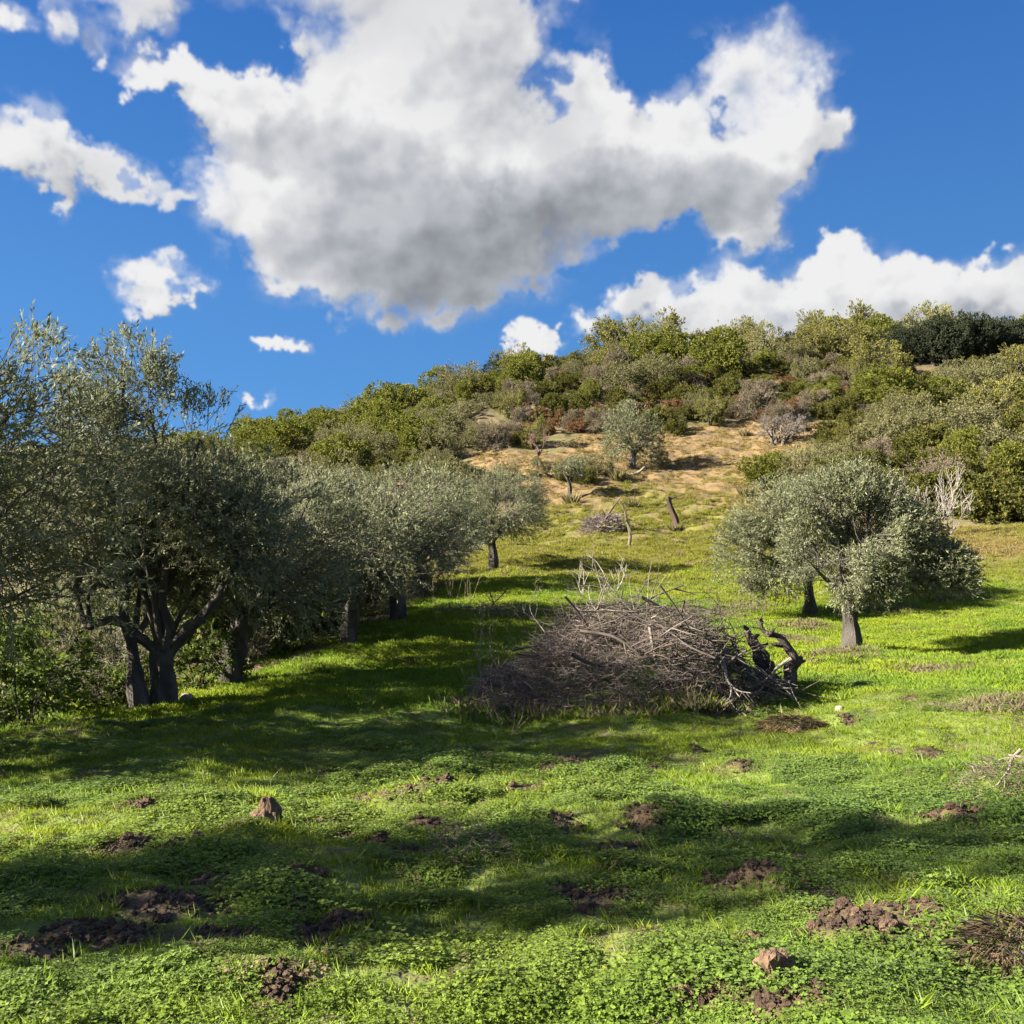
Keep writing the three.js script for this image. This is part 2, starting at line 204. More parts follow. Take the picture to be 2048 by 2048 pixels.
{
  const axis = (from, to, step) => { const out = [from]; while (out.at(-1) < to) out.push(out.at(-1) + step(out.at(-1))); return out; };
  const pos_ = (lim, cap, capTo) => axis(0, lim, (a) => { const b = Math.max(0.065, 0.0155 * a); return a < capTo ? Math.min(cap, b) : b; });
  const xs = [...pos_(190, 0.24, 12).slice(1).map((a) => -a).reverse(), ...pos_(190, 0.24, 24)], zs = [...pos_(60, 9, 0).slice(1).reverse(), ...pos_(230, 0.27, 86).map((a) => -a)];
  xs.unshift(-2500, -1200, -700, -420, -280); xs.push(280, 420, 700, 1200, 2500); zs.unshift(1500, 700, 300, 140); zs.push(-300, -450, -800, -1500, -3000);
  const nx = xs.length, nz = zs.length, pos = new Float32Array(nx * nz * 3), col = new Float32Array(nx * nz * 3), uv = new Float32Array(nx * nz * 2), idx = new Uint32Array((nx - 1) * (nz - 1) * 6);
  let o = 0;
  for (let j = 0; j < nz; j++) for (let i = 0; i < nx; i++) {
    const x = xs[i], z = zs[j], k = j * nx + i, h = baseHeight(x, z), y = height(x, z);
    pos.set([x, y, z], k * 3); uv.set([x / 3, z / 3], k * 2);
    let c = groundColor(x, y, z, h);
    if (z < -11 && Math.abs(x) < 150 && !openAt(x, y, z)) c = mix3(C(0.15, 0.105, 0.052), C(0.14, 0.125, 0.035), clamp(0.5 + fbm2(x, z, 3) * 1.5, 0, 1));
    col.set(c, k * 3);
    if (i < nx - 1 && j < nz - 1) { const a = k, b = k + 1, e = k + nx, f = k + nx + 1; idx.set([a, b, e, b, f, e], o); o += 6; }
  }
  const g = new THREE.BufferGeometry();
  g.setAttribute('position', new THREE.BufferAttribute(pos, 3)); g.setAttribute('color', new THREE.BufferAttribute(col, 3)); g.setAttribute('uv', new THREE.BufferAttribute(uv, 2)); g.setIndex(new THREE.BufferAttribute(idx, 1)); g.computeVertexNormals();
  const N = 1024, dat = new Uint8Array(N * N * 4), bmp = new Uint8Array(N * N * 4);
  const per = (x, y, f, s) => { const u = x / N, v = y / N, a = (i, j) => noise2(((i % f) + f) % f + s, ((j % f) + f) % f + s * 1.7), X = u * f, Y = v * f, ix = Math.floor(X), iy = Math.floor(Y), fx = sm(X - ix), fy = sm(Y - iy); return lerp(lerp(a(ix, iy), a(ix + 1, iy), fx), lerp(a(ix, iy + 1), a(ix + 1, iy + 1), fx), fy); };
  for (let y = 0; y < N; y++) for (let x = 0; x < N; x++) {
    let s = 0, a = 0.5; for (let f = 7, k = 0; k < 7; k++, f *= 2, a *= 0.72) s += a * per(x, y, f, k * 13 + 0.37);
    const v = clamp(0.8 + s * 0.5, 0.25, 1), w = clamp(0.8 + s * 0.44, 0.25, 1), b = clamp(0.5 + s * 0.5, 0, 1), k = (y * N + x) * 4;
    dat.set([255 * v, 255 * w, 255 * w, 255], k); bmp.set([255 * b, 255 * b, 255 * b, 255], k);
  }
  const T = (d) => { const t = new THREE.DataTexture(d, N, N); t.wrapS = t.wrapT = THREE.RepeatWrapping; t.magFilter = THREE.LinearFilter; t.needsUpdate = true; return t; };
  const m = new THREE.MeshStandardMaterial({ vertexColors: true, map: T(dat), bumpMap: T(bmp), bumpScale: 0.12, roughness: 1 });
  const o3 = new THREE.Mesh(g, m); o3.name = 'hillside_ground'; o3.receiveShadow = o3.castShadow = true;
  o3.userData = { kind: 'structure', label: 'grassy meadow rising into a dry bare hillside', category: 'ground' };
  scene.add(o3);
  console.log('terrain', nx, nz);
}

// ───────────────────────── geometry builder ─────────────────────────
class Geo {
  constructor(n = 4096) { this.p = new Float32Array(n * 3); this.n = new Float32Array(n * 3); this.c = new Float32Array(n * 3); this.u = new Float32Array(n * 2); this.i = new Uint32Array(n * 3); this.v = 0; this.k = 0; }
  vert(x, y, z, a, b, c, col, u = 0, w = 0) {
    if (this.v * 3 + 3 > this.p.length) for (const q of ['p', 'n', 'c', 'u']) { const t = new Float32Array(this[q].length * 2); t.set(this[q]); this[q] = t; }
    const o = this.v * 3; this.p[o] = x; this.p[o + 1] = y; this.p[o + 2] = z; this.n[o] = a; this.n[o + 1] = b; this.n[o + 2] = c; this.c[o] = col[0]; this.c[o + 1] = col[1]; this.c[o + 2] = col[2]; this.u[this.v * 2] = u; this.u[this.v * 2 + 1] = w; return this.v++;
  }
  tri(a, b, c) { if (this.k + 3 > this.i.length) { const t = new Uint32Array(this.i.length * 2); t.set(this.i); this.i = t; } this.i[this.k++] = a; this.i[this.k++] = b; this.i[this.k++] = c; }
  // a leaf: a slender lozenge from b along d (unit), facing n, length L, width w
  leaf(b, d, n, L, w, col) {
    let sx = d.y * n.z - d.z * n.y, sy = d.z * n.x - d.x * n.z, sz = d.x * n.y - d.y * n.x; const l = Math.hypot(sx, sy, sz) || 1; sx *= w / 2 / l; sy *= w / 2 / l; sz *= w / 2 / l;
    let nx = sy * d.z - sz * d.y, ny = sz * d.x - sx * d.z, nz = sx * d.y - sy * d.x; const q = Math.hypot(nx, ny, nz) || 1; nx /= q; ny /= q; nz /= q;
    const h = L * 0.45, mx = b.x + d.x * h, my = b.y + d.y * h, mz = b.z + d.z * h;
    const a = this.vert(b.x, b.y, b.z, nx, ny, nz, col), e = this.vert(mx + sx, my + sy, mz + sz, nx, ny, nz, col), f = this.vert(b.x + d.x * L - nx * L * 0.12, b.y + d.y * L - ny * L * 0.12, b.z + d.z * L - nz * L * 0.12, nx, ny, nz, col), g = this.vert(mx - sx, my - sy, mz - sz, nx, ny, nz, col);
    this.tri(a, e, f); this.tri(a, f, g);
  }
  // a tube through points (each with a radius); rough: uneven bark
  tube(pts, rad, sides, col, rough = 0, seed = 0, cap = true) {
    const n = pts.length; let px = 0, len = 0; const t = new THREE.Vector3(), s = new THREE.Vector3(), b = new THREE.Vector3(); let prev = null; const rows = [];
    for (let i = 0; i < n; i++) {
      t.subVectors(pts[Math.min(n - 1, i + 1)], pts[Math.max(0, i - 1)]).normalize();
      if (!prev) s.set(Math.abs(t.y) > 0.9 ? 1 : 0, Math.abs(t.y) > 0.9 ? 0 : 1, 0).cross(t).normalize(); else s.copy(prev).addScaledVector(t, -prev.dot(t)).normalize();
      prev = s.clone(); b.crossVectors(t, s); if (i) len += pts[i].distanceTo(pts[i - 1]);
      const row = [];
      for (let k = 0; k <= sides; k++) {
        const a = (k % sides) / sides * Math.PI * 2, ca = Math.cos(a), sa = Math.sin(a), nx = s.x * ca + b.x * sa, ny = s.y * ca + b.y * sa, nz = s.z * ca + b.z * sa;
        let r = rad[i]; if (rough) r *= 1 + rough * (noise3(ca * 1.6 + seed, sa * 1.6, len * 2.2) + 0.6 * noise3(ca * 3.4 + seed, sa * 3.4 + 5, len * 4.5));
        row.push(this.vert(pts[i].x + nx * r, pts[i].y + ny * r, pts[i].z + nz * r, nx, ny, nz, typeof col === 'function' ? col(i / (n - 1), a) : col, k / sides * Math.max(1, Math.round(rad[0] * 6.3 / 0.4)) , len / 0.4));
      }
      rows.push(row);
    }
    for (let i = 0; i < n - 1; i++) for (let k = 0; k < sides; k++) { const a = rows[i][k], c = rows[i][k + 1], d = rows[i + 1][k], e = rows[i + 1][k + 1]; this.tri(a, c, d); this.tri(c, e, d); }
    if (cap) { const c = this.vert(pts[n - 1].x, pts[n - 1].y, pts[n - 1].z, t.x, t.y, t.z, typeof col === 'function' ? col(1, 0) : col); for (let k = 0; k < sides; k++) this.tri(rows[n - 1][k], rows[n - 1][k + 1], c); }
  }
  build(smooth = false) {
    const g = new THREE.BufferGeometry(), V = this.v;
    g.setAttribute('position', new THREE.BufferAttribute(this.p.slice(0, V * 3), 3)); g.setAttribute('normal', new THREE.BufferAttribute(this.n.slice(0, V * 3), 3)); g.setAttribute('color', new THREE.BufferAttribute(this.c.slice(0, V * 3), 3)); g.setAttribute('uv', new THREE.BufferAttribute(this.u.slice(0, V * 2), 2)); g.setIndex(new THREE.BufferAttribute(this.i.slice(0, this.k), 1));
    if (smooth) g.computeVertexNormals();
    TRIS += this.k / 3; return g;
  }
}
let TRIS = 0;
const V3 = (x, y, z) => new THREE.Vector3(x, y, z);
const unit = (R) => { for (;;) { const x = R() * 2 - 1, y = R() * 2 - 1, z = R() * 2 - 1, l = x * x + y * y + z * z; if (l < 1 && l > 0.01) return V3(x, y, z).multiplyScalar(1 / Math.sqrt(l)); } };
function curve(pts, n) { const c = new THREE.CatmullRomCurve3(pts, false, 'centripetal'); return c.getPoints(n); }
const taper = (n, a, b, p = 1) => Array.from({ length: n + 1 }, (_, i) => a + (b - a) * Math.pow(i / n, p));

// ───────────────────────── materials ─────────────────────────
const noiseTex = (() => { const N = 256, d = new Uint8Array(N * N * 4); for (let y = 0; y < N; y++) for (let x = 0; x < N; x++) { const v = clamp(0.5 + 0.5 * (noise2(x / 8, y / 34) * 0.7 + noise2(x / 3.4 + 50, y / 12) * 0.5 + noise2(x / 1.7, y / 3) * 0.25), 0, 1), k = (y * N + x) * 4; d[k] = d[k + 1] = d[k + 2] = 255 * v; d[k + 3] = 255; } const t = new THREE.DataTexture(d, N, N); t.wrapS = t.wrapT = THREE.MirroredRepeatWrapping; t.magFilter = THREE.LinearFilter; t.needsUpdate = true; return t; })();
const bark = new THREE.MeshStandardMaterial({ vertexColors: true, roughness: 0.95, bumpMap: noiseTex, bumpScale: 0.03 });
const twigMat = new THREE.MeshStandardMaterial({ vertexColors: true, roughness: 0.95 });
const leafMat = new THREE.MeshPhysicalMaterial({ specularIntensity: 0.25, vertexColors: true, roughness: 0.9, transmission: 0.35, thickness: 0, side: THREE.DoubleSide });
const glossLeaf = new THREE.MeshPhysicalMaterial({ specularIntensity: 0.25, vertexColors: true, roughness: 0.85, transmission: 0.42, thickness: 0, side: THREE.DoubleSide });
const grassMat = new THREE.MeshPhysicalMaterial({ specularIntensity: 0.25, vertexColors: true, roughness: 0.9, transmission: 0.5, thickness: 0, side: THREE.DoubleSide });
const soilMat = new THREE.MeshStandardMaterial({ vertexColors: true, roughness: 1, bumpMap: noiseTex, bumpScale: 0.02 });

// ───────────────────────── naming ─────────────────────────
const taken = new Map();
function numbered(n) { const k = taken.get(n) || 0; taken.set(n, k + 1); return k ? n + '_' + String(k).padStart(3, '0') : n; }
function thing(name, label, category, group) { const o = new THREE.Group(); o.name = numbered(name); o.userData = { label, category }; if (group) o.userData.group = group; scene.add(o); return o; }
function part(parent, name, geo, mat, stuff) { const m = new THREE.Mesh(geo, mat); m.name = name; m.castShadow = m.receiveShadow = true; if (stuff) m.userData.kind = 'stuff'; parent.add(m); return m; }
function whole(name, label, category, geo, mat, group) { const m = new THREE.Mesh(geo, mat); m.name = numbered(name); m.castShadow = m.receiveShadow = true; m.userData = { label, category }; if (group) m.userData.group = group; scene.add(m); return m; }

// ───────────────────────── trees ─────────────────────────
const BARK = [0.055, 0.045, 0.037], BARKP = [0.19, 0.168, 0.14];
const barkCol = (R0, base = BARK, alt = BARKP) => { const s = R0() * 100; return (t, a) => mix3(base, alt, clamp(0.22 + 0.9 * fbm2(Math.cos(a) * 1.5 + s, t * 7 + Math.sin(a) * 1.5, 3), 0, 1)); };
// crown: leafy sprays on lobes, thinned by noise so that gaps remain; returns leaf geometry and adds twigs to wood
function crown(R, lobes, opt, wood) {
  const { sprays, leaf, width, per, colors, center, spray = 0.26, gap = -0.12, droop = 0.15, spread = 1, scale = 1.1, inner = 0.5 } = opt, g = new Geo(sprays * per * 4 + 16);
  const s0 = R() * 50, vol = lobes.map((l) => l.r[0] * l.r[1] * l.r[2] ** 0.5), tot = vol.reduce((a, b) => a + b, 0);
  lobes.forEach((l, li) => {
    const n = Math.round(sprays * vol[li] / tot);
    for (let k = 0; k < n; k++) {
      const d = unit(R), rr = (inner + (1 - inner) * Math.sqrt(R())) * (1 + 0.22 * noise3(d.x * 2 + li * 7, d.y * 2, d.z * 2 + s0));
      const p = V3(l.c.x + d.x * l.r[0] * rr, l.c.y + d.y * l.r[1] * rr, l.c.z + d.z * l.r[2] * rr);
      if (fbm3(p.x * scale + s0, p.y * scale, p.z * scale, 3) < gap * (0.4 + R())) continue;
      const out = p.clone().sub(center).normalize().multiplyScalar(0.9).add(d).addScaledVector(unit(R), 0.9 * spread); out.y += R() * 0.6 - droop; out.normalize();
      const L = spray * (0.6 + 0.8 * R()), tone = R();
      if (wood && R() < opt.twigShare) { const q = p.clone().addScaledVector(out, -L * 1.6); q.y -= 0.03; wood.tube([q, p, p.clone().addScaledVector(out, L)], [0.006, 0.005, 0.002].map((x) => x * (opt.twigR || 1)), 3, [0.10, 0.09, 0.07], 0, 0, false); }
      for (let m = 0; m < per; m++) {
        const f = (m + R()) / per, b = p.clone().addScaledVector(out, (f - 0.3) * L), ld = unit(R).multiplyScalar(0.75).addScaledVector(out, 0.9).normalize(), nn = d.clone().multiplyScalar(0.7).addScaledVector(unit(R), 0.9); nn.y += 0.35;
        const cc = colors[Math.floor((tone * 0.6 + R() * 0.4) * colors.length * 0.999)], v = 0.8 + 0.4 * R();
        g.leaf(b, ld, nn.normalize(), leaf * (0.7 + 0.6 * R()), width * (0.7 + 0.6 * R()), [cc[0] * v, cc[1] * v, cc[2] * v]);
      }
    }
  });
  return g.build();
}
const OLIVE = [[0.175, 0.188, 0.09], [0.205, 0.216, 0.108], [0.24, 0.248, 0.145], [0.14, 0.16, 0.068], [0.30, 0.305, 0.21]];
function lobesFor(R, n, H, Rx, Rz, low) {                          // a cloud of lobes filling a rounded crown between low and H
  const out = [], cy = (H + low) / 2, ry = (H - low) / 2;
  for (let i = 0; i < n; i++) { const a = i * 2.4 + R() * 0.7, y = -0.75 + 1.6 * ((i + 0.5) / n) + (R() - 0.5) * 0.25, q = Math.sqrt(Math.max(0.08, 1 - y * y * 0.85)) * 0.62; const s = 0.34 + 0.16 * R(); out.push({ c: V3(Math.cos(a) * q * Rx, cy + y * ry * 0.68, Math.sin(a) * q * Rz), r: [Rx * s * 1.05, ry * s * 1.0, Rz * s * 1.05] }); }
  return out;
}
// an olive: trunk with flared foot, limbs to each lobe, leafy crown
function olive(seed, { H = 4.5, Rx = 2.2, Rz = 2.2, low = 1.2, trunkH = 1.1, trunkR = 0.17, lean = [0, 0], n = 11, sprays = 4200, per = 12, leaf = 0.088, width = 0.024, limbs = true, stems, lobes, gap, colors = OLIVE, twigShare = 0.25, spray = 0.26, droop } = {}) {
  const R = rng(seed), w = new Geo(20000), tw = new Geo(20000), top = V3(lean[0], trunkH, lean[1]);
  lobes = lobes || lobesFor(R, n, H, Rx, Rz, low); const col = barkCol(R);
  for (const l of lobes) { l.c.x += lean[0] * 0.8; l.c.z += lean[1] * 0.8; }
  if (stems) for (const s of stems) { const P = curve(s.p, s.p.length * 5), m = P.length - 1; w.tube(P, P.map((_, i) => { const t = i / m; return lerp(s.r[0], s.r[1], t) * (s.foot ? 1 + 0.6 * Math.exp(-t * 8) : 1); }), 13, col, 0.3, R() * 40); }
  else { const P = curve([V3(0, -0.25, 0), V3(lean[0] * 0.1 + (R() - 0.5) * 0.1, trunkH * 0.35, lean[1] * 0.1), V3(lean[0] * 0.6, trunkH * 0.75, lean[1] * 0.6 + (R() - 0.5) * 0.08), top], 14); w.tube(P, P.map((_, i) => trunkR * (1 + 0.75 * Math.exp(-i * 0.34) - 0.1 * i / 14 + 0.2 * smoothstep(i, 10, 14))), 16, col, 0.36, R() * 40); }
  if (limbs) for (const l of lobes) {
    const from = stems ? stems[Math.floor(R() * stems.length)].p.at(-1) : top, mid = from.clone().lerp(l.c, 0.5).add(V3((R() - 0.5) * 0.35, -0.1 + R() * 0.2, (R() - 0.5) * 0.35)), P = curve([from.clone().add(V3(0, -0.12, 0)), mid, l.c], 9), r0 = trunkR * (0.36 + 0.16 * R());
    w.tube(P, taper(9, r0, 0.016, 0.8), 7, col, 0.14, R() * 40, false);
    for (let k = 0; k < 9; k++) { const q = P[4 + Math.floor(R() * 6)], d = unit(R), e = V3(l.c.x + d.x * l.r[0] * 0.85, l.c.y + d.y * l.r[1] * 0.85, l.c.z + d.z * l.r[2] * 0.85), mm = q.clone().lerp(e, 0.5).addScaledVector(unit(R), 0.12); tw.tube(curve([q, mm, e], 5), taper(5, 0.015, 0.004), 4, [0.085, 0.075, 0.06], 0, 0, false); }
  }
  const cen = V3(lean[0] * 0.8, (H + low) / 2 - 0.4, lean[1] * 0.8), c = crown(R, lobes, { sprays, leaf, width, per, colors, center: cen, gap, twigShare, spray, droop }, tw);
  return { trunk: w.build(true), twigs: tw.build(), crown: c };
}
function plantTree(name, label, category, model, pos, { s = 1, sy, turn = 0, group, mat = leafMat, trunk = bark } = {}) {
  const o = thing(name, label, category, group); o.position.copy(pos); o.rotation.y = turn; o.scale.set(s, sy || s, s);
  if (model.trunk) { const t = part(o, 'trunk', model.trunk, trunk); if (model.twigs && model.twigs.index.count) part(t, 'twigs', model.twigs, twigMat, true); }
  else if (model.twigs) part(o, 'twigs', model.twigs, twigMat, true);
  if (model.crown) part(o, 'crown', model.crown, mat, true);
  return o;
}
const G = (u, v) => { const p = hit(u, v); p.y = height(p.x, p.z) - 0.02; return p; };          // foot of a thing seen at a pixel
const gy = (x, z) => V3(x, height(x, z) - 0.02, z);

// the row along the edge of the meadow
const heroes = [
  olive(11, { H: 5.4, Rx: 2.6, Rz: 2.6, low: 0.3, trunkH: 1.3, trunkR: 0.2, n: 16, sprays: 7600 }),
  olive(12, { H: 4.6, Rx: 2.4, Rz: 2.2, low: 0.85, trunkH: 1.2, trunkR: 0.19, n: 15, sprays: 5600, lean: [0.2, 0.1] }),
  olive(13, { H: 4.3, Rx: 2.5, Rz: 2.3, low: 0.8, trunkH: 1.15, trunkR: 0.18, n: 15, sprays: 5600, lean: [-0.2, 0] }),
];
{
  // three-stemmed tree: stems read off the photograph at the distance of its foot
  const f = G(326, 1410), D = -f.z, L = (u, v, dz = 0) => at(u, v, D - dz).sub(f);
  const stems = [
    { p: [V3(0, -0.2, 0), L(328, 1340), L(326, 1299)], r: [0.2, 0.17], foot: true },
    { p: [L(328, 1318), L(355, 1280), L(400, 1238, 0.1), L(440, 1185, 0.2), L(470, 1120)], r: [0.12, 0.06] },
    { p: [L(328, 1310), L(338, 1260), L(322, 1205), L(330, 1140), L(345, 1060)], r: [0.13, 0.06] },
    { p: [L(322, 1312), L(295, 1286), L(268, 1268, 0.1)], r: [0.085, 0.075] },
    { p: [L(277, 1425, 0.3), L(270, 1345, 0.2), L(261, 1275, 0.15), L(247, 1222, 0.1), L(262, 1120), L(255, 1040)], r: [0.12, 0.045], foot: true },
    { p: [L(256, 1250, 0.1), L(225, 1241, 0.2), L(196, 1246, 0.3), L(180, 1254, 0.3), L(166, 1236, 0.2), L(150, 1170)], r: [0.08, 0.035] },
    { p: [L(182, 1250, 0.3), L(176, 1210, 0.3), L(182, 1150, 0.2)], r: [0.05, 0.02] },
  ];
  const lob = [[150, 1060, 0], [250, 960, 0.4], [370, 1000, 0.3], [300, 1090, -0.5], [450, 1060, 0.3], [190, 870, 0], [300, 820, -0.2], [250, 760, 0], [400, 880, -0.4], [480, 960, -0.5], [120, 960, -0.4], [520, 1090, 0.1], [200, 1130, -0.7], [420, 1150, -0.9]].map(([u, v, dz]) => ({ c: L(u, v, dz), r: [0.85, 0.72, 0.95] }));
  const m = olive(21, { H: 5.4, low: 1.0, trunkR: 0.15, stems, lobes: lob, sprays: 7600 });
  plantTree('olive_tree', 'old olive tree with three dark stems and a bent side limb at the meadow edge', 'tree', m, f);
}
const ROW = 'olive trees along the meadow edge';
{
  const p = (o, u, v, d) => { const q = at(u, v, d); return gy(q.x, q.z); };
  plantTree('olive_tree', 'olive tree with one thick leaning trunk beside the three-stemmed olive', 'tree', heroes[1], G(462, 1366), { turn: 0.6, s: 0.98 });
  plantTree('olive_tree', 'olive tree with a straight dark trunk on the bright grass edge', 'tree', heroes[2], G(700, 1288), { turn: 2.2, s: 0.97 });
  plantTree('olive_tree', 'olive tree with pale dry stems around its foot, next along the row', 'tree', heroes[1], G(795, 1238), { turn: 3.6, s: 0.98 });
  plantTree('olive_tree', 'rounded olive tree at the far end of the row, hanging over the slope', 'tree', heroes[2], p(0, 985, 1120, 37), { turn: 5.0, s: 0.98 });
  const back = 'olive tree in the thick of the row behind the meadow edge';
  for (const [u, d, k, s, t] of [[545, 22.5, 1, 1.0, 1.3], [845, 31.5, 2, 0.95, 0.4], [420, 25, 0, 0.95, 2.8], [690, 31, 2, 1.0, 3.3], [560, 30, 0, 0.92, 0.3]]) plantTree('olive_tree', back, 'tree', heroes[k], p(0, u, 1200, d), { turn: t, s, group: ROW });
  plantTree('olive_tree', 'tall open-crowned olive tree standing against the sky', 'tree', heroes[0], gy(-8.0, -12.6), { turn: 1.1, s: 1.12, sy: 1.22 });
  plantTree('olive_tree', 'slender olive top showing behind the three-stemmed olive', 'tree', heroes[0], gy(-8.6, -21), { turn: 2.1, s: 0.85, sy: 1.05 });
  const side = 'olive tree at the side of the meadow, shading the grass';
  plantTree('olive_tree', side, 'tree', heroes[0], gy(-7.9, -9.6), { turn: 4.0, s: 0.7, sy: 1.22, group: 'olive trees shading the near meadow' });
  plantTree('olive_tree', side, 'tree', heroes[0], gy(-7.4, -4.3), { turn: 0.9, s: 0.54, sy: 1.28, group: 'olive trees shading the near meadow' });
}
// the two free-standing olives in the grass
{
  const f = G(1700, 1297), D = -f.z, L = (u, v, dz = 0) => at(u, v, D - dz).sub(f);
  const lob = [[1650, 1010, 0, 1], [1740, 1000, 0.2, 1], [1800, 1060, 0.3, .95], [1730, 1080, 0.6, 1], [1680, 1130, 0.9, .85], [1830, 1110, -0.4, .9], [1760, 1150, 0.6, .8], [1900, 1130, 0.4, .62], [1880, 1160, 0.6, .5], [1700, 1040, -0.9, 1], [1620, 1080, -0.4, .9], [1690, 1180, 0.5, .55], [1790, 1040, -0.9, .9], [1700, 972, 0, .75], [1835, 1065, 0.1, .85], [1850, 1110, 0.3, .75], [1915, 1135, 0.5, .62], [1928, 1165, 0.6, .42], [1820, 1150, 0.2, .7], [1625, 1130, 0.6, .75]].map(([u, v, dz, s]) => ({ c: L(u, v, dz), r: [0.78 * s, 0.66 * s, 0.82 * s] }));
  const m = olive(31, { H: 3.6, low: 1.2, trunkH: 1.25, trunkR: 0.17, lobes: lob, sprays: 9200, leaf: 0.085 });
  plantTree('olive_tree', 'free-standing olive tree with short stout trunk beside the brush pile', 'tree', m, f);
  const f2 = G(1618, 1230), D2 = -f2.z, K = (u, v, dz = 0) => at(u, v, D2 - dz).sub(f2);
  const lob2 = [[1530, 1080, 0, 1], [1490, 1130, 0.3, .9], [1590, 1050, 0.2, 1.05], [1640, 1010, 0, 1], [1560, 1140, 0.7, .9], [1620, 1110, 0.8, .9], [1520, 1050, -0.8, .9], [1600, 1000, -0.7, .9], [1480, 1090, -0.3, .8], [1660, 1080, -0.8, 1], [1500, 1180, 0.6, .5], [1545, 1030, 0.2, 1], [1585, 1095, 0.9, 1], [1555, 1000, -0.4, .8]].map(([u, v, dz, s]) => ({ c: K(u, v, dz), r: [1.02 * s, 0.84 * s, 1.05 * s] }));
  const m2 = olive(32, { H: 3.9, low: 1.2, trunkH: 1.3, trunkR: 0.145, lobes: lob2, sprays: 8200, leaf: 0.085 });
  plantTree('olive_tree', 'olive tree with pale forked trunk just behind the stout free-standing one', 'tree', m2, f2);
}
console.log('hero trees', TRIS);

// ───────────────────────── scrub on the hill ─────────────────────────
// kinds of bush: a few shapes of each, leaf faces sized for their distance
function bush(seed, { H = 2, Rx = 1.3, n = 7, sprays = 420, per = 8, leaf = 0.16, width = 0.07, colors, gap = -0.12, inner = 0.6, low = -0.35 * H, stem = 0.05, twigShare = 0, trunkH = 0, spray = 0.22, twigR = 1, scale = 1.5 }) {
  const R = rng(seed), w = new Geo(2000), tw = new Geo(2000), lobes = lobesFor(R, n, H, Rx, Rx, low), col = barkCol(R);
  for (const l of lobes) { const m = V3(l.c.x * 0.4 + (R() - 0.5) * 0.2, l.c.y * 0.5 + trunkH * 0.4, l.c.z * 0.4); w.tube(curve([V3((R() - 0.5) * 0.15, -0.3, (R() - 0.5) * 0.15), m, l.c], 5), taper(5, stem, stem * 0.3), 5, col, 0.1, R() * 9, false); }
  if (trunkH) w.tube(curve([V3(0, -0.3, 0), V3(0.04, trunkH * 0.5, 0), V3(0, trunkH, 0)], 5), taper(5, stem * 2.6, stem * 1.8), 8, col, 0.2, R() * 9);
  const c = crown(R, lobes, { sprays, leaf, width, per, colors, center: V3(0, H * 0.4, 0), gap, inner, twigShare, spray, twigR, scale }, tw);
  return { trunk: w.build(true), twigs: twigShare ? tw.build() : null, crown: c };
}
// leafless bush or tree: forking twigs only
function bare(seed, { H = 2.4, trunkH = 0.8, r = 0.07, levels = 4, kids = 3, spread = 0.7, col = [0.36, 0.33, 0.30], up = 0.25, len = 0.62, lean = 0, multi = 1, thin = 0.004 }) {
  const R = rng(seed), w = new Geo(4000), tw = new Geo(8000);
  const cf = (t, a) => mix3(col, [col[0] * 0.6, col[1] * 0.58, col[2] * 0.56], clamp(0.4 + noise2(t * 9 + seed, a * 2), 0, 1));
  const grow = (p, d, L, r0, lv) => {
    const e = p.clone().addScaledVector(d, L), m = p.clone().lerp(e, 0.5).addScaledVector(unit(R), L * 0.13), r1 = Math.max(thin, r0 * 0.6), g = lv <= 1 ? w : tw;
    g.tube(curve([p, m, e], lv <= 1 ? 6 : 4), taper(lv <= 1 ? 6 : 4, r0, r1), lv <= 1 ? 8 : 4, cf, lv <= 1 ? 0.15 : 0, R() * 9, lv >= levels);
    if (lv >= levels) return;
    const k = kids + (R() < 0.4 ? 1 : 0);
    for (let i = 0; i < k; i++) { const q = i === 0 ? e : m.clone().lerp(e, R()), nd = d.clone().addScaledVector(unit(R), spread); nd.y += up * R(); grow(q.clone(), nd.normalize(), L * len * (0.75 + 0.5 * R()), r1 * (i ? 0.75 : 0.95), lv + 1); }
  };
  for (let i = 0; i < multi; i++) { const a = i / multi * 6.28 + R(); grow(V3(Math.cos(a) * 0.08 * (multi - 1), -0.2, Math.sin(a) * 0.08 * (multi - 1)), V3(lean + Math.cos(a) * 0.35 * (multi > 1), 1, Math.sin(a) * 0.35 * (multi > 1)).normalize(), trunkH + 0.2, r, 0); }
  return { trunk: w.build(true), twigs: tw.build() };
}
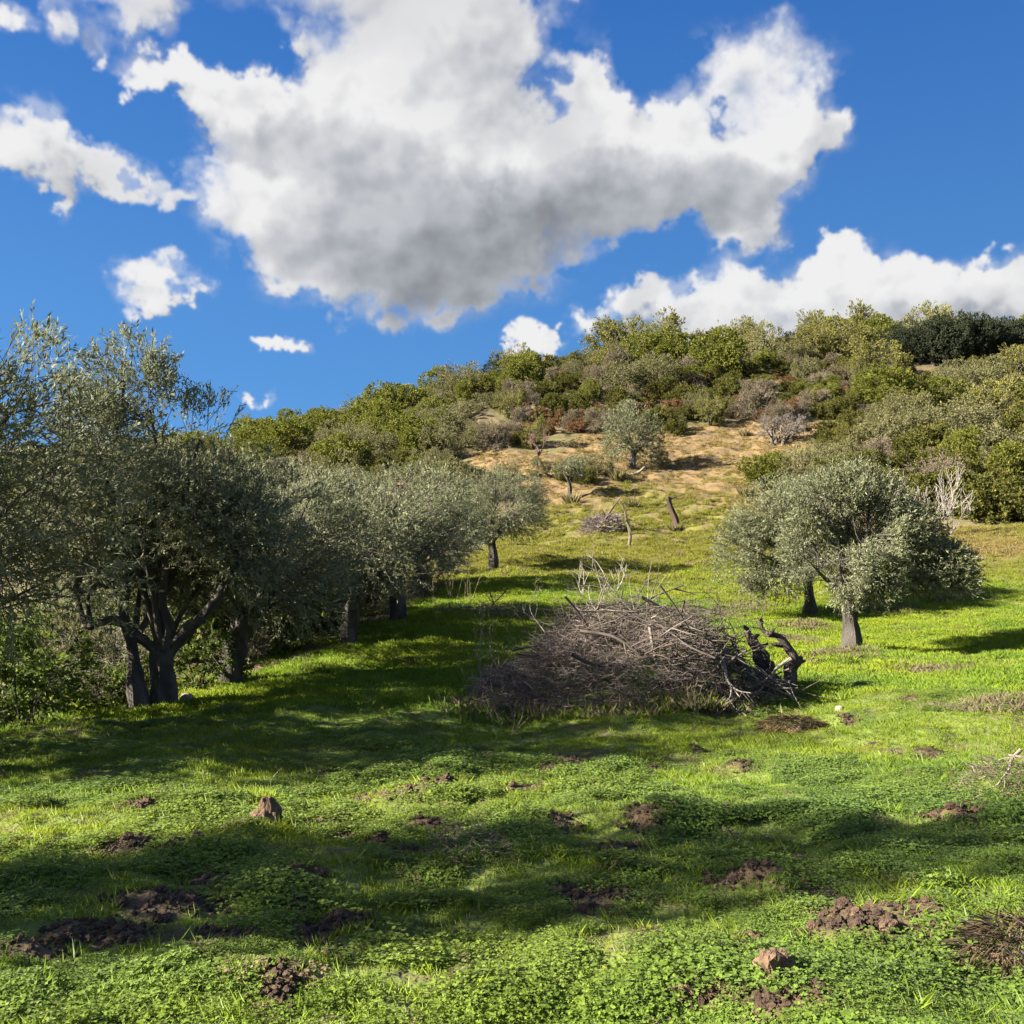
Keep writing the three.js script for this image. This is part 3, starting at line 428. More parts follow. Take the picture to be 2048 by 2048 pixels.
const KIND = {
  wild: { label: 'grey-green wild olive bush in the hillside scrub', group: 'wild olive bushes on the hill', name: 'wild_olive_bush', cat: 'bush', mat: leafMat, models: [41, 42, 43].map((s, i) => bush(s, { H: 3.0, Rx: 1.75, n: 9, sprays: 2735, leaf: 0.126, width: 0.047, gap: -0.08, colors: [[0.171, 0.163, 0.071], [0.205, 0.193, 0.087], [0.136, 0.138, 0.050], [0.251, 0.229, 0.116]], trunkH: 0.6 })) },
  mastic: { label: 'dark yellow-green mastic bush in the hillside scrub', group: 'mastic bushes on the hill', name: 'mastic_bush', cat: 'bush', mat: glossLeaf, models: [44, 45, 46].map((s) => bush(s, { H: 1.9, Rx: 1.5, n: 8, sprays: 2189, leaf: 0.118, width: 0.071, colors: [[0.101, 0.103, 0.017], [0.136, 0.134, 0.019], [0.071, 0.083, 0.014], [0.190, 0.161, 0.026]], inner: 0.7 })) },
  carob: { label: 'rounded bright green tree in the hillside scrub', group: 'bright green trees on the hill', name: 'carob_tree', cat: 'tree', mat: glossLeaf, models: [47, 48, 49].map((s) => bush(s, { H: 3.8, Rx: 2.1, n: 10, sprays: 2969, leaf: 0.148, width: 0.084, colors: [[0.156, 0.174, 0.022], [0.204, 0.216, 0.029], [0.117, 0.138, 0.020], [0.266, 0.246, 0.041]], trunkH: 0.9, low: -0.3, inner: 0.65 })) },
  grey: { label: 'thin grey-brown twiggy bush in the hillside scrub', group: 'grey twiggy bushes on the hill', name: 'twiggy_bush', cat: 'bush', mat: leafMat, models: [50, 51].map((s) => bush(s, { H: 2.2, Rx: 1.4, n: 8, sprays: 2033, leaf: 0.126, width: 0.028, colors: [[0.224, 0.172, 0.115], [0.269, 0.207, 0.142], [0.179, 0.148, 0.082], [0.157, 0.148, 0.065]], twigShare: 0.5, twigR: 2.2, inner: 0.45 })) },
  red: { label: 'low rust-brown shrub in the hillside scrub', group: 'rust-brown shrubs on the hill', name: 'rusty_shrub', cat: 'shrub', mat: leafMat, models: [52, 53].map((s) => bush(s, { H: 1.25, Rx: 1.05, n: 7, sprays: 1484, leaf: 0.111, width: 0.052, colors: [[0.195, 0.087, 0.042], [0.226, 0.112, 0.055], [0.138, 0.082, 0.037], [0.163, 0.122, 0.042]], inner: 0.6 })) },
  oak: { label: 'dark evergreen oak in the grove on the ridge', group: 'dark oaks on the ridge', name: 'evergreen_oak', cat: 'tree', mat: glossLeaf, models: [54, 55].map((s) => bush(s, { H: 5.2, Rx: 2.6, n: 12, sprays: 3910, leaf: 0.133, width: 0.084, colors: [[0.035, 0.048, 0.022], [0.05, 0.062, 0.03], [0.028, 0.038, 0.018]], trunkH: 1.6, low: 0.2, stem: 0.08, inner: 0.55, gap: -0.05 })) },
  almond: { label: 'airy yellow-green tree along the wooded skyline', group: 'airy yellow-green trees on the skyline', name: 'almond_tree', cat: 'tree', mat: glossLeaf, models: [56, 57].map((s) => bush(s, { H: 4.6, Rx: 2.3, n: 11, sprays: 2424, leaf: 0.148, width: 0.071, colors: [[0.208, 0.210, 0.046], [0.264, 0.240, 0.050], [0.166, 0.180, 0.037], [0.291, 0.252, 0.082]], trunkH: 1.1, low: 0, stem: 0.06, inner: 0.4, gap: 0.0, twigShare: 0.4, twigR: 2.5 })) },
};
const LOOK = { wild: 'grey-green wild olive bush', mastic: 'dark yellow-green mastic bush', carob: 'rounded bright green tree', grey: 'thin grey-brown twiggy bush', red: 'low rust-brown shrub', oak: 'dark evergreen oak', almond: 'airy yellow-green tree' };
function scrub(kind, p, R, s, label) {
  const K = KIND[kind], m = K.models[Math.floor(R() * K.models.length)], [u, v] = pix(p.x, p.y, p.z);
  const size = s > 1.2 ? 'large ' : s > 0.92 ? 'medium-sized ' : 'small ';
  const zone = -p.z > 103 ? (u > 1780 ? 'in the grove on the ridge' : u > 1000 ? 'on the ridge above the bare slope' : 'on the ridge behind the olive row') : u < 960 ? 'on the hillside behind the olive row' : u < 1720 && v < 905 ? 'in the scrub above the bare slope' : u < 1420 ? 'along the ruined terrace wall' : 'in the thicket behind the free-standing olives';
  const o = plantTree(K.name, label || size + LOOK[kind] + ' ' + zone, K.cat, m, p, { s, sy: s * (0.85 + 0.3 * R()), turn: R() * 6.28, group: label ? undefined : K.group.replace(/ on the .*/, '') + ' ' + zone, mat: K.mat });
  o.scale.x *= 0.8 + 0.45 * R(); o.scale.z *= 0.8 + 0.4 * R(); o.rotation.z = (R() - 0.5) * 0.22; o.rotation.x = (R() - 0.5) * 0.2; return o;
}
const special = [];                                                // feet of bushes placed one by one: the scatter keeps off them
{
  const R = rng(900), put = (kind, u, v, s, label) => { const p = G(u, v); special.push([p.x, p.z, s * 1.6]); return scrub(kind, p, R, s, label); };
  put('carob', 575, 925, 1.35, 'broad bright green tree behind the row of olives');
  put('carob', 480, 935, 0.95);
  put('carob', 830, 930, 0.8, 'bright green leafy bush between grey wild olives above the row');
  put('wild', 880, 920, 1.15); put('wild', 760, 930, 1.0); put('wild', 960, 895, 0.9); put('wild', 1010, 960, 0.55); put('wild', 1080, 955, 0.5);
  { const q = G(1262, 938); special.push([q.x, q.z, 2.2]); plantTree('olive_tree', 'round olive tree alone on the open slope above the ruined wall', 'tree', olive(91, { H: 4.7, Rx: 2.25, Rz: 2.1, low: 0.2, trunkH: 1.2, trunkR: 0.22, n: 13, sprays: 1900, per: 9, leaf: 0.15, width: 0.05, lean: [0.25, 0], spray: 0.3 }), q, { s: 1.05 }); }
  put('wild', 1195, 950, 0.62, 'small grey-green bush against the olive on the open slope');
  put('wild', 1320, 935, 0.45); put('mastic', 1130, 960, 0.55); put('mastic', 1170, 965, 0.5);
  put('mastic', 1350, 866, 0.55, 'small yellow-tinged bush at the top edge of the bare slope');
  put('almond', 1420, 850, 0.62, 'sprawling yellow-green bush with bare stems above the bare slope');
  put('wild', 1395, 835, 0.9);
  put('mastic', 1525, 962, 0.62, 'yellow-green bush at the tip of the thicket beside the bare slope');
  put('wild', 1600, 985, 0.95); put('wild', 1680, 960, 0.8); put('wild', 1640, 1000, 0.7);
  for (const [u, v, s] of [[1740, 1000, 1.0], [1800, 1010, 1.1], [1720, 960, 1.0], [1850, 1030, 1.15], [1920, 1030, 1.1], [1990, 1040, 1.1], [1950, 990, 1.1], [1880, 975, 1.1], [1800, 960, 1.1], [2050, 1030, 1.1], [2010, 985, 1.0], [1700, 1015, 0.8]]) put('mastic', u, v, s);
  put('wild', 1770, 905, 1.25, 'broad pale olive bush in the middle of the thicket'); put('wild', 1840, 890, 1.0); put('wild', 1930, 905, 1.45, 'tall round pale olive above the dark thicket'); put('wild', 2040, 960, 1.2); put('carob', 2040, 985, 0.8); put('carob', 1930, 950, 0.7); put('grey', 1870, 945, 0.8); put('grey', 1800, 950, 0.7);
  put('almond', 1760, 775, 1.15, 'bright yellow-green tree just below the dark oak grove'); put('almond', 1720, 770, 0.8); put('mastic', 1960, 752, 1.1); put('almond', 2040, 770, 1.0);
  for (const [u, s] of [[1790, 0.8], [1840, 1], [1890, 1.05], [1935, 1.1], [1985, 1.15], [2035, 1.1], [1865, 1], [1960, 1.05], [2010, 1.1], [2080, 1.1]]) put('oak', u, 733 - (u % 7), s * 0.98);
  put('oak', 995, 775, 0.75, 'dark round-headed evergreen oak on the skyline'); put('carob', 1050, 785, 1.0); put('red', 1650, 800, 0.9, 'rusty red shrub below the skyline trees');
  for (const [u, v, s] of [[1090, 870, 1], [1120, 850, 1], [1080, 845, 1.1], [1150, 865, .9], [1190, 845, 1], [1340, 830, 1.1], [1290, 835, 1], [1040, 830, 1]]) put('red', u, v, s);
  // scatter over the rest, spacing by size
  const feet = special.slice(); let made = 0;
  for (let k = 0; k < 14000 && made < 700; k++) {
    const x = -75 + R() * 160, z = -50 - R() * 85, y = height(x, z), [u, v] = pix(x, y, z);
    if (u < -60 || u > 2110 || v > 1010 || inPoly(u, v, OPEN) || inPoly(u, v - 14, OPEN)) continue;
    if (u > 1820 && u < 1960 && v > 735 && v < 775) continue;     // small clearing under the oaks
    const d = -z, ridge = smoothstep(d, 98, 112), zone = fbm2(x / 16, z / 16, 3), r = R();
    const midscrub = u > 1030 && u < 1720 && v > 745 && v < 880;
    let kind = midscrub ? (r < 0.32 ? 'mastic' : r < 0.55 ? 'red' : r < 0.8 ? 'grey' : r < 0.93 ? 'wild' : 'carob') : ridge > R() ? (r < 0.42 ? 'almond' : r < 0.6 ? 'carob' : r < 0.85 ? 'wild' : r < 0.92 ? 'oak' : 'mastic') : u < 1000 ? (r + zone * 0.3 < 0.3 ? 'carob' : r < 0.55 ? 'mastic' : r < 0.85 ? 'wild' : 'grey') : (r < 0.35 ? 'wild' : r < 0.62 ? 'mastic' : r < 0.75 ? 'carob' : r < 0.9 ? 'almond' : 'grey');
    const s = (0.55 + 0.85 * Math.pow(R(), 1.3)) * (kind === 'oak' ? 0.75 : 1) * (ridge > 0.5 ? 1.05 : 0.95), rad = ({ wild: 1.5, mastic: 1.35, carob: 1.8, grey: 1.25, red: 1.0, oak: 2.0, almond: 1.9 })[kind] * s;
    if (feet.some((q) => (q[0] - x) ** 2 + (q[1] - z) ** 2 < (q[2] * 0.62 + rad * 0.62) ** 2)) continue;
    { const tp = pix(x, y + 2.4 * s, z); if (u > 1050 && inPoly(tp[0], tp[1], OPEN)) continue; }
    feet.push([x, z, rad]); scrub(kind, V3(x, y - 0.05, z), R, s); made++;
  }
  let more = 0;
  for (let k = 0; k < 9000 && more < 230; k++) {
    const x = 0 + R() * 62, z = -70 - R() * 50, y = height(x, z), [u, v] = pix(x, y, z);
    if (u < 980 || u > 1800 || v > 915 || v < 690 || inPoly(u, v, OPEN)) continue;
    const r = R(), kind = r < 0.34 ? 'mastic' : r < 0.56 ? 'red' : r < 0.78 ? 'grey' : r < 0.93 ? 'wild' : 'carob', s = (0.42 + 0.4 * R()) * (kind === 'carob' || kind === 'wild' ? 0.75 : 1.1), rad = 1.2 * s;
    if (feet.some((q) => (q[0] - x) ** 2 + (q[1] - z) ** 2 < (q[2] * 0.45 + rad * 0.5) ** 2)) continue;
    feet.push([x, z, rad]); scrub(kind, V3(x, y - 0.05, z), R, s); more++;
  }
  console.log('scrub', made, more, TRIS);
}

// ───────────────────────── undergrowth along the bank ─────────────────────────
{
  const R = rng(321);
  const ivy = [61, 62].map((s) => bush(s, { H: 1.5, Rx: 1.0, n: 8, sprays: 900, per: 9, leaf: 0.085, width: 0.055, colors: [[0.075, 0.12, 0.018], [0.12, 0.175, 0.022], [0.06, 0.095, 0.016], [0.20, 0.23, 0.03]], inner: 0.55, stem: 0.02, twigShare: 0.15 }));
  const dry = [63, 64].map((s) => bush(s, { H: 1.7, Rx: 1.1, n: 8, sprays: 800, per: 9, leaf: 0.10, width: 0.022, colors: [[0.17, 0.16, 0.09], [0.21, 0.19, 0.12], [0.13, 0.135, 0.06], [0.16, 0.17, 0.07]], inner: 0.3, stem: 0.02, twigShare: 0.6, twigR: 1.3 }));
  const put = (m, x, z, s, label, group, mat = glossLeaf, name = 'bramble_bush') => plantTree(name, label, 'bush', m, gy(x, z), { s, turn: R() * 6.28, group, mat });
  const P = (u, d) => at(u, 1200, d).x;
  put(ivy[0], P(60, 14.2), -14.2, 0.95, 'leafy bramble bush with yellow-lit leaves at the foot of the olives');
  put(ivy[1], P(-20, 15.5), -15.5, 1.2, 'tall green bush at the end of the bank beyond the meadow edge');
  put(dry[0], P(205, 17.5), -17.5, 1.05, 'greyish twiggy bush behind the bent limb of the three-stemmed olive', undefined, leafMat, 'twiggy_bush');
  put(ivy[1], P(225, 16), -16, 0.5, 'low leafy bush beside the pale stem of the three-stemmed olive');
  for (const [u, d, s, k] of [[400, 17.5, 0.85, 0], [120, 19, 1.1, 1], [520, 21, 0.95, 1], [600, 23, 0.95, 0], [640, 24.5, 0.8, 1], [330, 20, 1.2, 0], [560, 24, 1.2, 1], [730, 27.5, 0.9, 0], [30, 21, 1.3, 0], [250, 23, 1.4, 1], [440, 23, 1.2, 0]]) put(ivy[k], P(u, d), -d, s, 'dark leafy undergrowth bush beneath the olive row', 'undergrowth bushes beneath the olives');
  for (const [u, d, s, k] of [[770, 27, 0.7, 0], [830, 30.5, 0.75, 1], [870, 33, 0.7, 0], [480, 19.5, 0.6, 1], [900, 37, 0.8, 1], [160, 24, 1.5, 0], [680, 25, 0.65, 0]]) put(dry[k], P(u, d), -d, s, 'dry greyish bush among the trunks of the olive row', 'dry bushes among the olive trunks', leafMat, 'twiggy_bush');
}

// ───────────────────────── dead trees, stumps and small trees on the slope ─────────────────────────
{
  const R = rng(55), stand = (name, label, cat, m, u, v, s = 1, turn = 0, mat) => plantTree(name, label, cat, m, G(u, v), { s, turn, mat, trunk: bark });
  stand('dead_bush', 'bleached leafless bush with bare white branches behind the free-standing olives', 'dead bush', bare(71, { trunkH: 0.45, r: 0.032, levels: 4, kids: 2, spread: 0.6, len: 0.82, up: 0.5, multi: 7, col: [0.30, 0.27, 0.24], thin: 0.0085 }), 1868, 1078, 1.28, 1);
  stand('dead_tree', 'fallen-looking grey leafless tree on the bare slope', 'dead tree', bare(72, { trunkH: 0.5, r: 0.13, levels: 5, kids: 3, spread: 0.8, len: 0.72, up: 0.1, multi: 4, col: [0.17, 0.145, 0.125], thin: 0.009 }), 1560, 888, 1.35, 2);
  stand('young_tree', 'small leafless tree with a dark forked trunk on the dry terrace', 'tree', bare(73, { trunkH: 1.1, r: 0.13, levels: 4, kids: 3, spread: 0.65, len: 0.62, up: 0.3, col: [0.16, 0.10, 0.085], thin: 0.012 }), 1078, 938, 1.15, 0.4);
  stand('young_tree', 'small Y-shaped pruned tree with pale fork on the grassy slope', 'tree', bare(74, { trunkH: 1.15, r: 0.085, levels: 2, kids: 2, spread: 0.45, len: 0.5, up: 0.6, col: [0.22, 0.17, 0.13], thin: 0.02 }), 1254, 1092, 1.1, 0.8);
  const low = olive(75, { H: 2.6, Rx: 1.1, Rz: 1.1, low: 1.2, trunkH: 1.1, trunkR: 0.12, n: 6, sprays: 420, per: 8, leaf: 0.14, width: 0.05, gap: 0 });
  stand('young_olive', 'young olive with sparse crown on a short dark trunk', 'tree', low, 1139, 996, 1.05, 0);
  const sap = bush(76, { H: 1.8, Rx: 0.55, n: 6, sprays: 150, per: 6, leaf: 0.12, width: 0.06, colors: [[0.26, 0.24, 0.03], [0.20, 0.22, 0.03], [0.30, 0.25, 0.04]], low: 0.5, stem: 0.02, gap: 0.1, inner: 0.3 });
  stand('sapling', 'yellow-leaved sapling on the grassy slope', 'sapling', sap, 1266, 1012, 0.95, 0, glossLeaf);
  // charred leaning stump
  { const f = G(1352, 1058), D = -f.z, L = (u, v, dz = 0) => at(u, v, D - dz).sub(f), w = new Geo(), c = barkCol(R, [0.07, 0.045, 0.035], [0.16, 0.10, 0.07]);
    const P = curve([L(1354, 1064), L(1351, 1040), L(1344, 1022), L(1339, 1008), L(1335, 994)], 14); w.tube(P, P.map((_, i) => 0.2 * (1 + 0.5 * Math.exp(-i * 0.6)) * (1 - 0.3 * i / 14)), 10, c, 0.25, 3); 
    const b = new Geo(); b.tube(curve([L(1338, 1000), L(1345, 996), L(1353, 993)], 5), taper(5, 0.09, 0.035), 7, c, 0.2, 8);
    const o = thing('tree_stump', 'tall charred stump with one short side branch on the slope', 'stump'); o.position.copy(f); part(o, 'trunk', w.build(true), bark); part(o, 'branch', b.build(true), bark); }
  // pale fallen log with stones of the ruined terrace wall
  { const f = G(1268, 950), D = -f.z, L = (u, v, dz = 0) => at(u, v, D - dz).sub(f), w = new Geo(); w.tube(curve([L(1245, 958), L(1262, 950), L(1275, 946), L(1290, 934)], 8), taper(8, 0.16, 0.09), 7, [0.28, 0.23, 0.16], 0.3, 4); const o = whole('fallen_log', 'pale fallen log below the olive on the open slope', 'log', w.build(true), bark); o.position.copy(f); }
  // tussocks
  const tus = [81, 82].map((s) => { const r = rng(s), g = new Geo(); for (let k = 0; k < 160; k++) { const a = r() * 6.28, q = Math.sqrt(r()) * 0.25, d = V3(Math.cos(a) * (0.2 + q * 2), 1, Math.sin(a) * (0.2 + q * 2)).normalize(), v = 0.7 + 0.6 * r(); g.leaf(V3(Math.cos(a) * q, -0.05, Math.sin(a) * q), d, unit(r), 0.35 + 0.35 * r(), 0.03, r() < 0.6 ? [0.13 * v, 0.13 * v, 0.03 * v] : [0.24 * v, 0.19 * v, 0.09 * v]); } return g.build(); });
  for (const [u, v, s, l] of [[1143, 1006, 1.0, 'green tussock at the foot of the young olive'], [1265, 1016, 0.9, 'dark tussock under the yellow sapling'], [1493, 992, 1.0, 'dry tussock alone on the slope above the free-standing olives'], [1235, 960, 1.1, 'green tussock beside the pale fallen log'], [1490, 872, 0.9, 'grey-green tussock high on the bare slope'], [1350, 1062, 0.7, 'rusty dry tussock at the foot of the charred stump']]) { const p = G(u, v), o = whole('grass_tussock', l, 'tussock', tus[Math.floor(R() * 2)], grassMat); o.position.copy(p); o.scale.setScalar(s * 1.3); o.rotation.y = R() * 6; }
  // stones of the old terrace wall below the olive
  const stoneGeo = [1, 2, 3].map((s) => { const g = new THREE.IcosahedronGeometry(1, 2), p = g.attributes.position; for (let i = 0; i < p.count; i++) { const x = p.getX(i), y = p.getY(i), z = p.getZ(i), q = 1 + 0.45 * fbm3(x * 1.1 + s * 9, y * 1.1, z * 1.1, 3); p.setXYZ(i, x * q, y * q * 0.7, z * q * 0.85); } g.computeVertexNormals(); TRIS += 320; return g; });
  const stoneMat = new THREE.MeshStandardMaterial({ color: new THREE.Color().setRGB(0.21, 0.18, 0.13), roughness: 0.95 });
  for (let k = 0; k < 20; k++) { const t = R(), u = lerp(960, 1290, t), v = lerp(962, 945, t) + (R() - 0.5) * 12, p = G(u, v), s = 0.1 + 0.14 * R(); const o = whole('terrace_stone', 'pale rough stone of the ruined terrace wall on the slope', 'stone', stoneGeo[k % 3], stoneMat, 'stones of the ruined terrace wall'); o.position.set(p.x, p.y + s * 0.3, p.z); o.scale.set(s * 1.2, s, s); o.rotation.set(R(), R() * 6, R()); }
  for (const [u, v, s, l] of [[372, 1402, 0.13, 'pale stone beside the foot of the three-stemmed olive'], [1680, 1420, 0.07, 'pale block of stone in front of the gnarled stump']]) { const p = G(u, v), o = whole('field_stone', l, 'stone', stoneGeo[0], stoneMat); o.position.set(p.x, p.y + s * 0.5, p.z); o.scale.setScalar(s); o.rotation.y = 2; }
}

// ───────────────────────── piles of cut branches ─────────────────────────
const PILE = { x: 0, z: 0 };
function brushHeap(seed, o, { rx, rz, hy, twigs, thick, len = 1, tint = [0.135, 0.105, 0.09], peak = 0, foot = () => 0, r0 = 0.006, ox = 0, oz = 0 }) {
  const R = rng(seed), g = new Geo(twigs * 16), top = (x, z) => { const a = (x - peak * (1 - (x / rx) ** 2)) / rx, q = 1 - a * a - (z / rz) ** 2; return q > 0 ? hy * Math.pow(q, 0.62) * (0.95 + 0.85 * fbm2(x * 1.5 + seed, z * 1.5, 3)) : 0; };
  for (let k = 0; k < twigs; k++) {
    const a = R() * 6.28, q = Math.sqrt(R()) * 0.98, x = Math.cos(a) * q * rx, z = Math.sin(a) * q * rz, t = top(x, z), y = foot(x + ox, z + oz) + t * (R() < 0.75 ? 0.7 + 0.34 * R() : R()), L = (0.22 + 0.5 * R() * R()) * len * (1.05 - 0.4 * q);
    const d = unit(R); d.y *= 0.35; d.x *= 1.3; d.add(V3(Math.cos(a) * 0.5, 0.16, Math.sin(a) * 0.5)).normalize(); const B0 = V3(x + ox, y, z + oz), e = B0.clone().addScaledVector(d, L), m = B0.clone().lerp(e, 0.5).addScaledVector(unit(R), L * 0.16), v = 0.6 + 0.8 * R(), r = r0 * (0.5 + 0.9 * R() * R());
    const c = R() < 0.12 ? [0.24 * v, 0.20 * v, 0.16 * v] : [tint[0] * v, tint[1] * v, tint[2] * v];
    g.tube([B0, m, e], [r, r * 0.8, r * 0.35], 3, c, 0, 0, false);
    if (R() < 0.7) { const e2 = m.clone().addScaledVector(unit(R), L * 0.4); g.tube([m, e2], [r * 0.7, r * 0.3], 3, c, 0, 0, false); }
  }
  part(o, 'twigs', g.build(), twigMat, true);
  for (let k = 0; k < thick; k++) {
    const a = R() * 6.28, q = Math.sqrt(R()) * 0.75, x = Math.cos(a) * q * rx * 0.85 + rx * 0.2, z = Math.sin(a) * q * rz, y = foot(x + ox, z + oz) + top(x, z) * (0.75 + 0.3 * R()), L = (0.9 + 1.1 * R()) * len, d = V3(R() - 0.35, (R() - 0.5) * 0.6, (R() - 0.5) * 0.8).normalize(), b = new Geo(300), r = r0 * (1.8 + 4.4 * R() * R()), pale = R() < 0.25, c = barkCol(R, pale ? [0.20, 0.165, 0.125] : [0.07, 0.052, 0.043], pale ? [0.30, 0.26, 0.21] : [0.16, 0.13, 0.105]);
    const M0 = V3(x + ox, y, z + oz), p0 = M0.clone().addScaledVector(d, -L * 0.5), pm = M0.clone().addScaledVector(unit(R), L * 0.09), p1 = M0.clone().addScaledVector(d, L * 0.5); b.tube(curve([p0, p0.clone().lerp(pm, 0.5).addScaledVector(unit(R), L * 0.05), pm, p1], 10), taper(10, r, r * 0.35), 7, c, 0.15, R() * 9);
    for (let j = 0; j < 3; j++) { const s = pm.clone().lerp(p1, R()), e = s.clone().addScaledVector(d.clone().addScaledVector(unit(R), 0.8).normalize(), L * 0.35); b.tube(curve([s, s.clone().lerp(e, 0.5).addScaledVector(unit(R), 0.04), e], 4), taper(4, r * 0.5, r * 0.15), 4, c, 0, 0, false); }
    part(o, 'branch', b.build(), twigMat);
  }
}
{
  const f = G(1212, 1405); PILE.x = f.x; PILE.z = f.z;
  const o = thing('brush_pile', 'large heap of cut grey-brown olive branches in the grass', 'brush pile'); o.position.copy(f);
  const foot = (x, z) => height(f.x + x, f.z + z) - f.y;
  brushHeap(301, o, { rx: 2.02, rz: 1.35, hy: 1.36, twigs: 7800, thick: 50, peak: 0.2, foot, r0: 0.0058 });
  brushHeap(311, o, { rx: 1.0, rz: 0.8, hy: 0.72, twigs: 1300, thick: 34, foot, r0: 0.0066, ox: 1.75, oz: -0.05, len: 0.9, tint: [0.10, 0.078, 0.066] });
  const D = -f.z, L = (u, v, dz = 0) => at(u, v, D - dz).sub(f), R = rng(12);
  // pale dead bough standing up out of the heap, and long arched boughs over it
  const bough = (pts, r, c, forks, label) => { const b = new Geo(800), P = curve(pts, 14), cf = barkCol(R, c, c.map((x) => x * 0.7)); b.tube(P, taper(14, r, r * 0.3), 7, cf, 0.12, R() * 9); for (let k = 0; k < forks; k++) { const i = 4 + Math.floor(R() * 10), s = P[i], d = P[Math.min(14, i + 1)].clone().sub(P[i - 1]).normalize().addScaledVector(unit(R), 0.8).normalize(), l = 0.2 + 0.3 * R(), e = s.clone().addScaledVector(d, l), m = s.clone().lerp(e, 0.5).addScaledVector(unit(R), 0.05); b.tube(curve([s, m, e], 6), taper(6, r * 0.5, r * 0.16), 5, cf, 0, 0, false); for (let q = 0; q < 3; q++) { const s2 = m.clone().lerp(e, R()), e2 = s2.clone().addScaledVector(d.clone().addScaledVector(unit(R), 0.9).normalize(), l * 0.5); b.tube([s2, e2], [r * 0.22, r * 0.1], 4, cf, 0, 0, false); } } const p = part(o, 'branch', b.build(), twigMat); if (label) p.userData.label = label; };
  bough([L(1205, 1255), L(1190, 1215), L(1165, 1190), L(1155, 1165)], 0.015, [0.36, 0.325, 0.265], 9, 'bleached bough standing up out of the heap');
  bough([L(1262, 1220), L(1235, 1190), L(1215, 1165), L(1205, 1140)], 0.013, [0.35, 0.32, 0.27], 8, 'second bleached bough standing up out of the heap');
  bough([L(1235, 1180, 0.1), L(1250, 1150), L(1253, 1128)], 0.012, [0.33, 0.30, 0.25], 3);
  bough([L(1160, 1262, 0.8), L(1230, 1275, 1.0), L(1290, 1318, 1.1), L(1340, 1360, 1.1)], 0.026, [0.11, 0.088, 0.07], 5);
  bough([L(1320, 1250, 0.5), L(1360, 1285, 0.7), L(1385, 1310, 0.8)], 0.032, [0.15, 0.12, 0.09], 4);
  bough([L(1300, 1255, 0.9), L(1305, 1290, 1), L(1315, 1340, 1.1)], 0.03, [0.18, 0.15, 0.12], 3);
  bough([L(1420, 1290, 0.3), L(1445, 1320, 0.6), L(1455, 1360, 0.9), L(1480, 1395, 1.1)], 0.032, [0.22, 0.19, 0.16], 4);
  bough([L(1430, 1320, 0.2), L(1470, 1290), L(1465, 1255), L(1440, 1235)], 0.016, [0.09, 0.07, 0.055], 5);
  bough([L(1390, 1260), L(1450, 1265), L(1480, 1320)], 0.02, [0.09, 0.065, 0.05], 5);
  bough([L(1090, 1265, 0.3), L(1060, 1215), L(1075, 1170)], 0.009, [0.18, 0.15, 0.12], 5);
  // the fallen pale stick in the grass in front
  { const q = G(1480, 1420), b = new Geo(200), K = (u, v) => G(u, v).sub(q).add(V3(0, 0.05, 0)); b.tube(curve([K(1458, 1385).add(V3(0, 0.15, 0)), K(1472, 1412), K(1493, 1437)], 8), taper(8, 0.025, 0.012), 6, [0.3, 0.25, 0.18], 0.1, 3); const s = whole('fallen_stick', 'pale fallen stick lying in the grass in front of the brush pile', 'stick', b.build(), twigMat); s.position.copy(q); }
  // gnarled stump at the end of the heap
  const e = G(1550, 1378), E = -e.z, K = (u, v, dz = 0) => at(u, v, E - dz).sub(e), t = thing('gnarled_stump', 'twisted dark olive stump with two curling trunks at the end of the brush pile', 'stump'); t.position.copy(e);
  const limb = (pts, r, name = 'trunk') => { const b = new Geo(1200), P = curve(pts, 22), n = P.length - 1, c = barkCol(R, [0.07, 0.052, 0.042], [0.20, 0.155, 0.125]); P.forEach((v, i) => v.add(V3(noise2(i * 0.55, r[0] * 90), noise2(i * 0.55 + 9, r[0] * 70) * 0.6, noise2(i * 0.5 + 20, 4)).multiplyScalar(0.05))); for (let k = 0; k < 3 && r.length > 5; k++) { const s0 = P[6 + k * 5], d0 = unit(R); d0.y = Math.abs(d0.y) * 0.7; b.tube([s0, s0.clone().addScaledVector(d0, 0.1), s0.clone().addScaledVector(d0, 0.16 + 0.1 * R())], [r[2] * 0.7, r[2] * 0.45, r[2] * 0.2], 7, c, 0.35, R() * 30); } b.tube(P, P.map((_, i) => { const q = i / n * (r.length - 1), k = Math.min(r.length - 2, Math.floor(q)); return lerp(r[k], r[k + 1], q - k); }), 13, c, 0.42, R() * 40); part(t, name, b.build(true), bark); };
  limb([K(1545, 1385), K(1530, 1345), K(1518, 1315), K(1502, 1285), K(1497, 1268), K(1487, 1250)], [0.17, 0.12, 0.09, 0.075, 0.06, 0.015]);
  limb([K(1560, 1385), K(1582, 1362), K(1582, 1335), K(1590, 1322), K(1575, 1300), K(1565, 1278), K(1552, 1272), K(1530, 1262), K(1521, 1246), K(1519, 1238)], [0.15, 0.11, 0.10, 0.085, 0.065, 0.055, 0.045, 0.035, 0.03, 0.02]);
  limb([K(1585, 1332), K(1596, 1322), K(1600, 1317)], [0.09, 0.06, 0.02], 'branch');
  limb([K(1545, 1370, 0.2), K(1538, 1320, 0.25), K(1518, 1288, 0.25), K(1508, 1276, 0.2)], [0.06, 0.045, 0.03, 0.012], 'branch');
  // small heap on the slope and the low litter of branches beyond the pile
  const h = G(1205, 1062), oh = thing('brush_pile', 'small heap of cut grey branches on the far slope', 'brush pile'); oh.position.copy(h); brushHeap(302, oh, { rx: 1.15, rz: 0.9, hy: 0.85, twigs: 700, thick: 2, len: 1.3, r0: 0.02, tint: [0.17, 0.135, 0.12], foot: (x, z) => height(h.x + x, h.z + z) - h.y });
